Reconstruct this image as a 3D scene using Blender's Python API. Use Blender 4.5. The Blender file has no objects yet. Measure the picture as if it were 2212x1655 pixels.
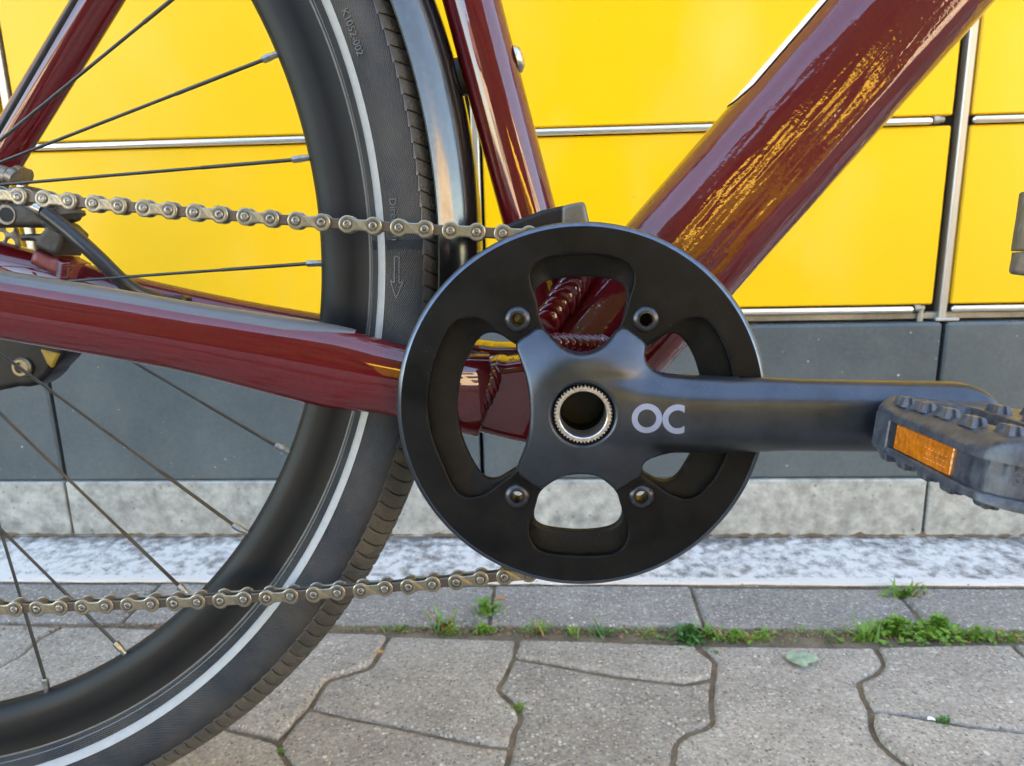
import bpy, bmesh, math, random
import numpy as np
from mathutils import Matrix, Vector
random.seed(7)
rng = np.random.default_rng(7)
R_ = math.radians
scn = bpy.context.scene
C = scn.collection

# ------------------------------------------------------------------ camera, sky, sun, exposure
F = 1662.0                       # focal length in pixels of a 2212 px wide picture
CX, CY = 1106.0, 827.5
PITCH, ROLL = R_(13.918), R_(1.443)
WALLYAW = R_(-3.42)
LEAN, BYAW = R_(5.159), R_(-3.101)
YC = 0.428                       # depth of the bicycle's middle plane, measured square to it
WC = np.array([-1.01863, 0.033866]) * 0.405   # wheel centre in that plane
TYRE_R = 0.3600


def _cam_basis():
    f = np.array([0, math.cos(PITCH), -math.sin(PITCH)])
    r = np.array([1., 0, 0])
    d = np.array([0, -math.sin(PITCH), -math.cos(PITCH)])
    r2 = math.cos(ROLL) * r + math.sin(ROLL) * d
    d2 = -math.sin(ROLL) * r + math.cos(ROLL) * d
    M = np.array([r2, d2, f])
    a = -WALLYAW                 # turn the world so that the wall runs along x
    Z = np.array([[math.cos(a), -math.sin(a), 0], [math.sin(a), math.cos(a), 0], [0, 0, 1]])
    return M @ Z.T


CM = _cam_basis()
_b = BYAW - WALLYAW
BX = np.array([math.cos(_b), math.sin(_b), 0])
BY = np.array([-math.sin(_b) * math.cos(LEAN), math.cos(_b) * math.cos(LEAN), -math.sin(LEAN)])
BZ = np.cross(BX, BY)
_bot = BX * WC[0] + BY * YC + BZ * (WC[1] - TYRE_R)
H = -_bot[2]                     # height of the camera above the ground
CAM = np.array([0, 0, H])

cam_d = bpy.data.cameras.new('camera')
cam = bpy.data.objects.new('camera', cam_d)
C.objects.link(cam)
mw = Matrix.Identity(4)
for i in range(3):
    mw[i][0] = CM[0][i]
    mw[i][1] = -CM[1][i]
    mw[i][2] = -CM[2][i]
    mw[i][3] = CAM[i]
cam.matrix_world = mw
cam_d.sensor_width = 36
cam_d.lens = 36 * F / 2212
cam_d.clip_start = 0.01
cam_d.clip_end = 500
cam_d.dof.use_dof = True
cam_d.dof.focus_distance = 0.375
cam_d.dof.aperture_fstop = 19.0
scn.camera = cam

SUN_EL, SUN_AZ = R_(34), R_(12)      # the sun stands behind the locker wall
world = bpy.data.worlds.new("World")
scn.world = world
world.use_nodes = True
wn = world.node_tree
for n in list(wn.nodes):
    wn.nodes.remove(n)
sky = wn.nodes.new('ShaderNodeTexSky')
sky.sky_type = 'NISHITA'
sky.sun_disc = False
sky.sun_elevation = SUN_EL
sky.sun_rotation = SUN_AZ
sky.dust_density = 0.6
sky.ozone_density = 1.0
bg = wn.nodes.new('ShaderNodeBackground')
bg.inputs['Strength'].default_value = 0.15
wo = wn.nodes.new('ShaderNodeOutputWorld')
wn.links.new(sky.outputs[0], bg.inputs[0])
wn.links.new(bg.outputs[0], wo.inputs[0])
sl = bpy.data.lights.new('sun', 'SUN')
sl.energy = 4.2
sl.angle = R_(0.53)
sl.color = (1.0, 0.93, 0.82)
sun = bpy.data.objects.new('sun', sl)
C.objects.link(sun)
sd = Vector((math.sin(SUN_AZ) * math.cos(SUN_EL), math.cos(SUN_AZ) * math.cos(SUN_EL), math.sin(SUN_EL)))
sun.rotation_euler = sd.to_track_quat('Z', 'Y').to_euler()
sun.location = (3, 8, 8)
scn.view_settings.view_transform = 'Standard'
scn.view_settings.look = 'None'
scn.view_settings.gamma = 1
scn.view_settings.use_curve_mapping = False
scn.view_settings.exposure = 3.42
scn.view_settings.use_white_balance = True
scn.view_settings.white_balance_temperature = 7600
scn.cycles.max_bounces = 10
scn.cycles.glossy_bounces = 6
scn.cycles.use_denoising = True


# ------------------------------------------------------------------ picture -> place helpers
def ray(p):
    p = np.atleast_2d(np.asarray(p, float))
    c = np.stack([(p[:, 0] - CX) / F, (p[:, 1] - CY) / F, np.ones(len(p))], 1)
    return c @ CM


def cr(ox, oy, s, pts):
    """points measured in an enlarged crop -> 2212 px picture coordinates"""
    return (np.array([ox, oy]) + np.array(pts, float) / s) * 0.57604


def BP(p, d):
    """picture point -> (x, z) in the bicycle plane that lies d in front of the camera"""
    r = ray(p)
    q = r * (d / (r @ BY))[:, None]
    return np.stack([q @ BX, q @ BZ], 1)


def B3(p, d):
    q = BP(p, d)
    return np.stack([q[:, 0], np.full(len(q), d) if np.isscalar(d) else d, q[:, 1]], 1)


def GP(p, z=0.0):
    r = ray(p)
    t = (z - H) / r[:, 2]
    q = CAM + r * t[:, None]
    return q[:, :2]


WALL_Y = float(np.mean(GP([(10, 1157.), (2200, 1161.)])[:, 1]))


def WP(p, y=None):
    y = WALL_Y if y is None else y
    r = ray(p)
    q = CAM + r * (y / r[:, 1])[:, None]
    return q[:, [0, 2]]


# ------------------------------------------------------------------ materials
def mat(name, base, rough=0.5, metal=0.0, coat=0.0, coat_rough=0.03, var=0.0, vscale=30, bump=0.0, bscale=200,
        spec=0.5, cior=1.5, rvar=0.0, vcol=None, coord='Object', ior=1.5, sheen=0, stretch=None, bdist=0.001, detail=6):
    m = bpy.data.materials.new(name)
    m.use_nodes = True
    nt = m.node_tree
    p = nt.nodes['Principled BSDF']
    p.inputs['Base Color'].default_value = (*base, 1)
    p.inputs['Roughness'].default_value = rough
    p.inputs['Metallic'].default_value = metal
    p.inputs['Coat Weight'].default_value = coat
    p.inputs['Coat Roughness'].default_value = coat_rough
    p.inputs['Coat IOR'].default_value = cior
    p.inputs['Specular IOR Level'].default_value = spec
    p.inputs['IOR'].default_value = ior
    tc = nt.nodes.new('ShaderNodeTexCoord')
    src = tc.outputs[coord]
    if stretch:
        mp = nt.nodes.new('ShaderNodeMapping')
        mp.inputs['Scale'].default_value = stretch
        nt.links.new(src, mp.inputs[0])
        src = mp.outputs[0]
    if var > 0:
        nz = nt.nodes.new('ShaderNodeTexNoise')
        nz.inputs['Scale'].default_value = vscale
        nz.inputs['Detail'].default_value = detail
        nz.inputs['Roughness'].default_value = 0.65
        nt.links.new(src, nz.inputs['Vector'])
        mx = nt.nodes.new('ShaderNodeMix')
        mx.data_type = 'RGBA'
        c2 = vcol or tuple(min(1, c * (1 + var)) for c in base)
        c1 = base if vcol else tuple(c * (1 - var) for c in base)
        mx.inputs['A'].default_value = (*c1, 1)
        mx.inputs['B'].default_value = (*c2, 1)
        rp = nt.nodes.new('ShaderNodeMapRange')
        rp.inputs['From Min'].default_value = 0.35
        rp.inputs['From Max'].default_value = 0.7
        rp.inputs['To Max'].default_value = var if vcol else 1
        nt.links.new(nz.outputs['Fac'], rp.inputs['Value'])
        nt.links.new(rp.outputs[0], mx.inputs['Factor'])
        nt.links.new(mx.outputs['Result'], p.inputs['Base Color'])
        if rvar:
            r2 = nt.nodes.new('ShaderNodeMapRange')
            r2.inputs['From Min'].default_value = 0.3
            r2.inputs['From Max'].default_value = 0.7
            r2.inputs['To Min'].default_value = rough - rvar
            r2.inputs['To Max'].default_value = rough + rvar
            nt.links.new(nz.outputs['Fac'], r2.inputs['Value'])
            nt.links.new(r2.outputs[0], p.inputs['Roughness'])
    if bump > 0:
        nb = nt.nodes.new('ShaderNodeTexNoise')
        nb.inputs['Scale'].default_value = bscale
        nb.inputs['Detail'].default_value = 3
        nt.links.new(src, nb.inputs['Vector'])
        bp = nt.nodes.new('ShaderNodeBump')
        bp.inputs['Strength'].default_value = bump
        bp.inputs['Distance'].default_value = bdist
        nt.links.new(nb.outputs['Fac'], bp.inputs['Height'])
        nt.links.new(bp.outputs[0], p.inputs['Normal'])
        nt.links.new(bp.outputs[0], p.inputs['Coat Normal'])
    return m


def specks(m, col, scale, thr=0.12, amt=0.8, coord='Object'):
    """adds small spots of another colour (dust, aggregate, grit) on top of the base colour"""
    nt = m.node_tree
    p = nt.nodes['Principled BSDF']
    tc = nt.nodes.new('ShaderNodeTexCoord')
    v = nt.nodes.new('ShaderNodeTexVoronoi')
    v.inputs['Scale'].default_value = scale
    nt.links.new(tc.outputs[coord], v.inputs['Vector'])
    n = nt.nodes.new('ShaderNodeTexNoise')
    n.inputs['Scale'].default_value = scale * 0.31
    nt.links.new(tc.outputs[coord], n.inputs['Vector'])
    mth = nt.nodes.new('ShaderNodeMath')
    mth.operation = 'MULTIPLY'
    mth.inputs[1].default_value = 2 * thr
    nt.links.new(n.outputs['Fac'], mth.inputs[0])
    lt = nt.nodes.new('ShaderNodeMath')
    lt.operation = 'LESS_THAN'
    nt.links.new(v.outputs['Distance'], lt.inputs[0])
    nt.links.new(mth.outputs[0], lt.inputs[1])
    am = nt.nodes.new('ShaderNodeMath')
    am.operation = 'MULTIPLY'
    nt.links.new(lt.outputs[0], am.inputs[0])
    sep = nt.nodes.new('ShaderNodeSeparateColor')
    nt.links.new(v.outputs['Color'], sep.inputs[0])
    pw = nt.nodes.new('ShaderNodeMath')
    pw.operation = 'POWER'
    pw.inputs[1].default_value = 2.0
    nt.links.new(sep.outputs[0], pw.inputs[0])
    m2 = nt.nodes.new('ShaderNodeMath')
    m2.operation = 'MULTIPLY'
    m2.inputs[1].default_value = amt
    nt.links.new(pw.outputs[0], m2.inputs[0])
    nt.links.new(m2.outputs[0], am.inputs[1])
    mx = nt.nodes.new('ShaderNodeMix')
    mx.data_type = 'RGBA'
    mx.inputs['B'].default_value = (*col, 1)
    inp = p.inputs['Base Color']
    if inp.links:
        nt.links.new(inp.links[0].from_socket, mx.inputs['A'])
    else:
        mx.inputs['A'].default_value = inp.default_value
    nt.links.new(am.outputs[0], mx.inputs['Factor'])
    nt.links.new(mx.outputs['Result'], inp)
    return m


def grain(m, scale, lo, hi, detail=4):
    """multiplies the base colour by fine noise between lo and hi"""
    nt = m.node_tree
    p = nt.nodes['Principled BSDF']
    tc = nt.nodes.new('ShaderNodeTexCoord')
    n = nt.nodes.new('ShaderNodeTexNoise')
    n.inputs['Scale'].default_value = scale
    n.inputs['Detail'].default_value = detail
    n.inputs['Roughness'].default_value = .7
    nt.links.new(tc.outputs['Object'], n.inputs['Vector'])
    r = nt.nodes.new('ShaderNodeMapRange')
    r.inputs['From Min'].default_value = .3
    r.inputs['From Max'].default_value = .7
    r.inputs['To Min'].default_value = lo
    r.inputs['To Max'].default_value = hi
    nt.links.new(n.outputs['Fac'], r.inputs['Value'])
    v = nt.nodes.new('ShaderNodeVectorMath')
    v.operation = 'SCALE'
    inp = p.inputs['Base Color']
    if inp.links:
        nt.links.new(inp.links[0].from_socket, v.inputs[0])
    else:
        v.inputs[0].default_value = inp.default_value[:3]
    nt.links.new(r.outputs[0], v.inputs['Scale'])
    nt.links.new(v.outputs[0], inp)
    return m


M = {}
M['maroon'] = specks(mat('maroon_paint', (0.090, 0.0012, 0.0042), 0.45, 0.0, 1.0, 0.012, cior=1.65, spec=.1, var=0.15, vscale=500, bump=0.05, bscale=130, bdist=0.0006), (.4, .2, .15), 900, .05, .5)
M['maroon_wavy'] = specks(mat('maroon_paint_wavy', (0.090, 0.0012, 0.0042), 0.45, 0.0, 1.0, 0.012, cior=1.65, spec=.1, var=0.15, vscale=500, bump=0.07, bscale=60, bdist=0.0008), (.4, .2, .15), 900, .05, .5)


def streaky():
    m = specks(mat('maroon_paint_streaky', (0.090, 0.0012, 0.0042), 0.45, 0.0, 1.0, 0.06, cior=1.65, spec=.1, var=0.15, vscale=500), (.4, .2, .15), 900, .05, .5)
    nt = m.node_tree
    p = nt.nodes['Principled BSDF']
    tc = nt.nodes.new('ShaderNodeTexCoord')
    a = nt.nodes.new('ShaderNodeMapping')
    a.inputs['Rotation'].default_value = (0, R_(49.5), 0)
    b = nt.nodes.new('ShaderNodeMapping')
    b.inputs['Scale'].default_value = (.13, 1, 1)
    nt.links.new(tc.outputs['Object'], a.inputs[0])
    nt.links.new(a.outputs[0], b.inputs[0])
    prev = None
    for sc, st, di, sr in ((115, 1.0, .0010, b), (420, .25, .0003, a)):
        n = nt.nodes.new('ShaderNodeTexNoise')
        n.inputs['Scale'].default_value = sc
        n.inputs['Detail'].default_value = 2
        nt.links.new(sr.outputs[0], n.inputs['Vector'])
        bp = nt.nodes.new('ShaderNodeBump')
        bp.inputs['Strength'].default_value = st
        bp.inputs['Distance'].default_value = di
        nt.links.new(n.outputs['Fac'], bp.inputs['Height'])
        if prev:
            nt.links.new(prev.outputs[0], bp.inputs['Normal'])
        prev = bp
    nt.links.new(prev.outputs[0], p.inputs['Coat Normal'])
    return m


M['maroon_streaky'] = streaky()
M['maroon_dusty'] = mat('maroon_paint_dusty', (0.17, 0.012, 0.014), 0.5, 0.2, 0.4, 0.3, var=0.35, vscale=300, vcol=(.22, .13, .10))
M['guard'] = specks(mat('black_anodised_guard', (0.0028, 0.0029, 0.0032), 0.42, 0.0, 0, var=0.7, vscale=45, vcol=(0.0115, 0.011, 0.0105), rvar=0.08, spec=.16, bump=0.05, bscale=900, bdist=.0002), (.25, .24, .22), 430, .05, .6)
M['chainring'] = specks(mat('black_chainring', (0.0026, 0.0026, 0.0026), 0.5, 0.0, 0, var=0.7, vscale=70, vcol=(0.012, 0.010, 0.008), spec=.16, bump=0.2, bscale=900, bdist=.0003), (.2, .18, .14), 700, .10, .45)
M['crank'] = specks(mat('dark_grey_crank', (0.056, 0.064, 0.078), 0.39, 0.85, 0.2, 0.30, var=0.2, vscale=60, rvar=0.05, bump=0.12, bscale=1500, bdist=.0002), (.4, .42, .45), 420, .05, .8)
M['rim_bright'] = mat('polished_anodised_edge', (0.10, 0.12, 0.15), 0.28, 0.9, 0, var=.15, vscale=200)
M['print'] = mat('grey_print', (0.22, 0.24, 0.31), 0.5, 0.0, var=0.06, vscale=300)
M['steel'] = mat('steel', (0.55, 0.53, 0.50), 0.3, 1.0, var=0.25, vscale=300)
M['spline'] = mat('spline_steel', (0.62, 0.56, 0.50), 0.33, 0.9, var=0.3, vscale=600)
M['void'] = specks(mat('axle_bore', (0.004, 0.003, 0.003), 0.6, 0), (.3, .2, .12), 900, .07, .7)
M['bolt'] = mat('dark_bolt', (0.05, 0.05, 0.055), 0.28, 0.7, var=0.3, vscale=500)
M['brass'] = mat('nickel_chain_plate', (0.33, 0.30, 0.23), 0.36, 0.85, var=0.55, vscale=330, vcol=(0.12, 0.10, 0.07), rvar=.08, bump=0.25, bscale=700, bdist=.0002, coord='Object')
def grimy(m):
    nt = m.node_tree
    p = nt.nodes['Principled BSDF']
    tc = nt.nodes.new('ShaderNodeTexCoord')
    ds = []
    for x in (0, .0127):
        v = nt.nodes.new('ShaderNodeVectorMath')
        v.operation = 'DISTANCE'
        v.inputs[1].default_value = (x, -.0034, 0)
        nt.links.new(tc.outputs['Object'], v.inputs[0])
        ds.append(v)
    mn = nt.nodes.new('ShaderNodeMath')
    mn.operation = 'MINIMUM'
    nt.links.new(ds[0].outputs['Value'], mn.inputs[0])
    nt.links.new(ds[1].outputs['Value'], mn.inputs[1])
    n = nt.nodes.new('ShaderNodeTexNoise')
    n.inputs['Scale'].default_value = 700
    nt.links.new(tc.outputs['Object'], n.inputs['Vector'])
    ma = nt.nodes.new('ShaderNodeMath')
    ma.operation = 'MULTIPLY_ADD'
    ma.inputs[1].default_value = .0018
    nt.links.new(n.outputs['Fac'], ma.inputs[0])
    nt.links.new(mn.outputs[0], ma.inputs[2])
    r = nt.nodes.new('ShaderNodeMapRange')
    r.inputs['From Min'].default_value = .0031
    r.inputs['From Max'].default_value = .0042
    r.inputs['To Min'].default_value = .85
    r.inputs['To Max'].default_value = 0
    nt.links.new(ma.outputs[0], r.inputs['Value'])
    mx = nt.nodes.new('ShaderNodeMix')
    mx.data_type = 'RGBA'
    mx.inputs['B'].default_value = (.075, .062, .045, 1)
    nt.links.new(p.inputs['Base Color'].links[0].from_socket, mx.inputs['A'])
    nt.links.new(r.outputs[0], mx.inputs['Factor'])
    nt.links.new(mx.outputs['Result'], p.inputs['Base Color'])
    return m


grimy(M['brass'])
M['kick_bolt'] = mat('dull_brass_bolt', (.22, .19, .13), .4, .8)
M['inner'] = mat('greasy_chain_plate', (0.095, 0.082, 0.068), 0.40, 0.5, var=0.5, vscale=280, vcol=(0.15, 0.095, 0.06), bump=0.5, bscale=900, bdist=.0003)
M['pin'] = mat('chain_pin', (0.28, 0.26, 0.23), 0.35, 0.8, var=0.4, vscale=900)
M['rim'] = specks(mat('black_rim', (0.0055, 0.0062, 0.0070), 0.42, 0.0, 0.0, 0.35, spec=.18, var=0.25, vscale=25, rvar=0.05), (.2, .21, .22), 350, .04, .8)
M['rim_edge'] = mat('rim_edge', (0.05, 0.045, 0.04), 0.4, 0.3, var=0.3, vscale=200)
M['stripe'] = specks(mat('reflective_stripe', (0.29, 0.285, 0.28), 0.5, 0.0, 0.1, var=0.08, vscale=200), (.15, .15, .15), 700, .07, .9)
M['spoke'] = mat('black_spoke', (0.085, 0.082, 0.080), 0.30, 0.8, var=0.2, vscale=100)
M['nipple'] = mat('nipple_metal', (0.32, 0.32, 0.31), 0.32, 0.9, var=0.3, vscale=400)
M['fender'] = mat('mudguard_metal', (0.075, 0.073, 0.068), 0.20, 0.9, 0.5, 0.08, var=0.12, vscale=300, bump=0.12, bscale=600, bdist=.0002)
M['rubber'] = mat('black_rubber', (0.025, 0.026, 0.028), 0.5, 0, var=0.4, vscale=120, bump=.2, bscale=600, bdist=.0003)
M['strip'] = mat('chainstay_protector', (0.075, 0.08, 0.085), 0.33, 0, 0.2, 0.3, var=0.35, vscale=60, vcol=(.16, .16, .155), stretch=(0.25, 1, 1), rvar=.08, bump=.3, bscale=300, bdist=.0004)
M['plastic'] = mat('black_plastic', (0.010, 0.010, 0.011), 0.42, 0, spec=.25, var=0.35, vscale=150, bump=.15, bscale=800, bdist=.0003)
M['plastic_clear'] = specks(mat('smoky_plastic', (0.09, 0.085, 0.075), 0.35, 0, var=0.3, vscale=150), (.4, .38, .34), 900, .08, .9)
M['pedal'] = specks(mat('dusty_pedal_plastic', (0.022, 0.027, 0.038), 0.40, 0, var=0.45, vscale=260, vcol=(0.15, 0.155, 0.17), bump=.15, bscale=600, bdist=.0004), (.4, .4, .42), 600, .07, .7)
M['amber'] = mat('amber_reflector', (0.55, 0.15, 0.004), 0.22, 0, 0.8, 0.08, var=0.35, vscale=350, bump=.5, bscale=420, bdist=.0006)
M['hose'] = mat('hose', (0.02, 0.021, 0.024), 0.33, 0, var=.1)
M['dust_metal'] = specks(mat('dusty_black_metal', (0.03, 0.028, 0.026), 0.5, 0.2, var=0.6, vscale=260, vcol=(.10, .085, .07)), (.4, .36, .3), 700, .08, .7)
M['rotor'] = mat('rotor_steel', (0.25, 0.22, 0.19), 0.45, 0.8, var=0.5, vscale=100)
M['sticker'] = mat('white_sticker', (0.82, 0.84, 0.86), 0.12, 0.0, 0.6, var=0.04, vscale=100)
M['sticker_dark'] = mat('sticker_edge', (0.02, 0.02, 0.03), 0.3)
M['alu'] = mat('brushed_aluminium', (0.80, 0.80, 0.80), 0.28, 0.85, var=0.08, vscale=40, stretch=(.1, 1, 10))
M['alu_post'] = mat('aluminium_post', (0.50, 0.50, 0.48), 0.38, 0.7, var=0.1, vscale=40, stretch=(1, 1, .1))
M['dark'] = mat('dark_gap', (0.015, 0.014, 0.012), 0.8, var=.3)
M['dirt'] = mat('dirt_joint', (0.10, 0.062, 0.03), 0.9, var=0.6, vscale=60, vcol=(.2, .15, .1), bump=.5, bscale=300)
M['hinge'] = mat('grey_hinge', (0.32, 0.31, 0.27), 0.45, 0.4, var=.3)


def yellow_mat():
    m = mat('yellow_powder_coat', (0.93, 0.55, 0.003), 0.34, 0, 0.1, 0.25, coord='Object')
    nt = m.node_tree
    p = nt.nodes['Principled BSDF']
    tc = nt.nodes.new('ShaderNodeTexCoord')
    mp = nt.nodes.new('ShaderNodeMapping')
    mp.inputs['Scale'].default_value = (1, 1, 0.6)
    mp.inputs['Rotation'].default_value = (0, 0.6, 0)
    nt.links.new(tc.outputs['Object'], mp.inputs[0])
    n = nt.nodes.new('ShaderNodeTexNoise')
    n.inputs['Scale'].default_value = 7
    n.inputs['Detail'].default_value = 5
    nt.links.new(mp.outputs[0], n.inputs['Vector'])
    r = nt.nodes.new('ShaderNodeMapRange')
    r.inputs['From Min'].default_value = 0.50
    r.inputs['From Max'].default_value = 0.80
    r.inputs['To Max'].default_value = 0.42
    nt.links.new(n.outputs['Fac'], r.inputs['Value'])
    mx = nt.nodes.new('ShaderNodeMix')
    mx.data_type = 'RGBA'
    mx.inputs['A'].default_value = (0.93, 0.55, 0.003, 1)
    mx.inputs['B'].default_value = (0.92, 0.72, 0.16, 1)
    nt.links.new(r.outputs[0], mx.inputs['Factor'])
    nt.links.new(mx.outputs['Result'], p.inputs['Base Color'])
    r2 = nt.nodes.new('ShaderNodeMapRange')
    r2.inputs['To Min'].default_value = 0.30
    r2.inputs['To Max'].default_value = 0.5
    nt.links.new(n.outputs['Fac'], r2.inputs['Value'])
    nt.links.new(r2.outputs[0], p.inputs['Roughness'])
    wb = nt.nodes.new('ShaderNodeTexNoise')
    wb.inputs['Scale'].default_value = 4
    nt.links.new(tc.outputs['Object'], wb.inputs['Vector'])
    bp = nt.nodes.new('ShaderNodeBump')
    bp.inputs['Strength'].default_value = .35
    bp.inputs['Distance'].default_value = .004
    nt.links.new(wb.outputs['Fac'], bp.inputs['Height'])
    nt.links.new(bp.outputs[0], p.inputs['Normal'])
    return m


M['yellow'] = specks(yellow_mat(), (.35, .2, .02), 60, .035, .8)
M['slate'] = grain(specks(mat('slate_slab', (0.062, 0.084, 0.097), 0.55, 0, var=0.45, vscale=7, vcol=(0.15, 0.18, 0.185), bump=.2, bscale=120, bdist=.001), (.50, .50, .47), 75, .07, 1.0), 250, .88, 1.12)
M['basestone'] = grain(specks(mat('pale_concrete_slab', (0.355, 0.365, 0.340), 0.8, 0, var=0.3, vscale=55, bump=.35, bscale=180, bdist=.001), (.14, .14, .11), 110, .16, .8), 60, .72, 1.22)


def paver_mat(name, a, b):
    m = mat(name, a, 0.88, 0, var=1.0, vscale=9, vcol=b, bump=.9, bscale=380, bdist=.0014, detail=8)
    grain(m, 300, .66, 1.34)
    grain(m, 26, .85, 1.15)
    nt = m.node_tree
    p = nt.nodes['Principled BSDF']
    oi = nt.nodes.new('ShaderNodeObjectInfo')
    r = nt.nodes.new('ShaderNodeMapRange')
    r.inputs['To Min'].default_value = .84
    r.inputs['To Max'].default_value = 1.12
    nt.links.new(oi.outputs['Random'], r.inputs['Value'])
    v = nt.nodes.new('ShaderNodeVectorMath')
    v.operation = 'SCALE'
    nt.links.new(p.inputs['Base Color'].links[0].from_socket, v.inputs[0])
    nt.links.new(r.outputs[0], v.inputs['Scale'])
    nt.links.new(v.outputs[0], p.inputs['Base Color'])
    specks(m, (.56, .52, .46), 300, .36, .8)
    specks(m, (.08, .07, .06), 340, .34, .75)
    specks(m, (.30, .17, .13), 150, .16, .6)
    specks(m, (.66, .62, .56), 85, .12, .9)
    return m


M['paver'] = paver_mat('grey_paver', (0.265, 0.236, 0.20), (0.36, 0.325, 0.28))
M['paver2'] = paver_mat('grey_paver_smooth', (0.25, 0.225, 0.198), (0.31, 0.28, 0.25))
M['sand'] = specks(mat('joint_sand', (0.115, 0.085, 0.056), 0.95, 0, var=0.8, vscale=45, vcol=(.26, .205, .14), bump=1, bscale=350, bdist=.002), (.4, .35, .3), 300, .16, .8)
M['far_ground'] = mat('street_paving', (0.26, 0.235, 0.20), 0.9, 0, var=0.25, vscale=2)


def paint_mat():
    m = mat('worn_white_paint', (0.8, 0.8, 0.8), 0.8, 0, bump=.8, bscale=160, bdist=.002)
    nt = m.node_tree
    p = nt.nodes['Principled BSDF']
    tc = nt.nodes.new('ShaderNodeTexCoord')
    mp = nt.nodes.new('ShaderNodeMapping')
    mp.inputs['Scale'].default_value = (1.0, .85, 1)
    nt.links.new(tc.outputs['Object'], mp.inputs[0])
    n = nt.nodes.new('ShaderNodeTexNoise')
    n.inputs['Scale'].default_value = 85
    n.inputs['Detail'].default_value = 6
    n.inputs['Roughness'].default_value = 0.7
    nt.links.new(mp.outputs[0], n.inputs['Vector'])
    n2 = nt.nodes.new('ShaderNodeTexNoise')
    n2.inputs['Scale'].default_value = 9
    n2.inputs['Detail'].default_value = 3
    nt.links.new(tc.outputs['Object'], n2.inputs['Vector'])
    sp = nt.nodes.new('ShaderNodeSeparateXYZ')
    nt.links.new(tc.outputs['Object'], sp.inputs[0])
    # colour is whiter along the band's front edge, darker near the wall
    y0, y1 = PAINT_Y
    e = nt.nodes.new('ShaderNodeMapRange')
    e.inputs['From Min'].default_value = y0
    e.inputs['From Max'].default_value = y0 + 0.012
    e.inputs['To Min'].default_value = 0.40
    e.inputs['To Max'].default_value = 0
    nt.links.new(sp.outputs['Y'], e.inputs['Value'])
    e2 = nt.nodes.new('ShaderNodeMapRange')
    e2.inputs['From Min'].default_value = y1 - 0.03
    e2.inputs['From Max'].default_value = y1
    e2.inputs['To Min'].default_value = 0
    e2.inputs['To Max'].default_value = -0.18
    nt.links.new(sp.outputs['Y'], e2.inputs['Value'])
    s1 = nt.nodes.new('ShaderNodeMath')
    s1.operation = 'ADD'
    nt.links.new(e.outputs[0], s1.inputs[0])
    nt.links.new(e2.outputs[0], s1.inputs[1])
    s2 = nt.nodes.new('ShaderNodeMath')
    s2.operation = 'ADD'
    nt.links.new(n.outputs['Fac'], s2.inputs[0])
    nt.links.new(s1.outputs[0], s2.inputs[1])
    s3 = nt.nodes.new('ShaderNodeMath')
    s3.operation = 'MULTIPLY_ADD'
    s3.inputs[1].default_value = 0.35
    nt.links.new(n2.outputs['Fac'], s3.inputs[0])
    nt.links.new(s2.outputs[0], s3.inputs[2])
    cr_ = nt.nodes.new('ShaderNodeValToRGB')
    cr_.color_ramp.elements[0].position = 0.47
    cr_.color_ramp.elements[0].color = (0.13, 0.12, 0.11, 1)
    cr_.color_ramp.elements[1].position = 0.74
    cr_.color_ramp.elements[1].color = (0.68, 0.645, 0.60, 1)
    el = cr_.color_ramp.elements.new(0.575)
    el.color = (0.30, 0.275, 0.25, 1)
    el = cr_.color_ramp.elements.new(0.645)
    el.color = (0.46, 0.44, 0.415, 1)
    nt.links.new(s3.outputs[0], cr_.inputs[0])
    nt.links.new(cr_.outputs[0], p.inputs['Base Color'])
    return m


PAINT_Y = (float(GP([(1400, 1263.)])[0, 1]), WALL_Y - 0.004)
M['paint'] = paint_mat()
specks(M['paint'], (.10, .10, .10), 120, .13, 1.0)
M['leaf_green'] = mat('weed_green', (0.10, 0.24, 0.025), 0.5, 0, var=0.5, vscale=120, vcol=(.24, .36, .05))
M['leaf_dark'] = mat('weed_dark_green', (0.055, 0.17, 0.035), 0.5, 0, var=0.4, vscale=120)
M['leaf_dry'] = mat('dry_leaf', (0.40, 0.22, 0.08), 0.7, 0, var=0.4, vscale=200)
M['leaf_pale'] = mat('pale_leaf', (0.28, 0.38, 0.27), 0.6, 0, var=0.3, vscale=120)
M['facade'] = mat('sunlit_render', (0.66, 0.52, 0.38), 0.9, 0, var=0.1, vscale=1)
M['roof'] = mat('roof_tiles', (0.25, 0.12, 0.08), 0.9, 0, var=0.2, vscale=3)
M['glass'] = mat('window_glass', (0.03, 0.035, 0.04), 0.1, 0, var=0.1)
M['hedge'] = mat('hedge_leaves', (0.010, 0.018, 0.005), 0.9, 0, spec=.1, var=0.5, vscale=8)


def tyre_mat():
    m = specks(mat('tyre_rubber', (0.0145, 0.0165, 0.0205), 0.5, 0, var=0.9, vscale=22, vcol=(0.062, 0.054, 0.044), spec=.35), (.32, .29, .25), 650, .07, .7)
    nt = m.node_tree
    p = nt.nodes['Principled BSDF']
    uv = nt.nodes.new('ShaderNodeUVMap')
    mp = nt.nodes.new('ShaderNodeMapping')
    mp.inputs['Rotation'].default_value = (0, 0, R_(58))
    nt.links.new(uv.outputs[0], mp.inputs[0])
    w = nt.nodes.new('ShaderNodeTexWave')
    w.inputs['Scale'].default_value = 330
    w.inputs['Distortion'].default_value = 0.3
    nt.links.new(mp.outputs[0], w.inputs['Vector'])
    b = nt.nodes.new('ShaderNodeBump')
    b.inputs['Strength'].default_value = 0.8
    b.inputs['Distance'].default_value = 0.0004
    nt.links.new(w.outputs['Fac'], b.inputs['Height'])
    nt.links.new(b.outputs[0], p.inputs['Normal'])
    return m


M['tyre'] = tyre_mat()


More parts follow.
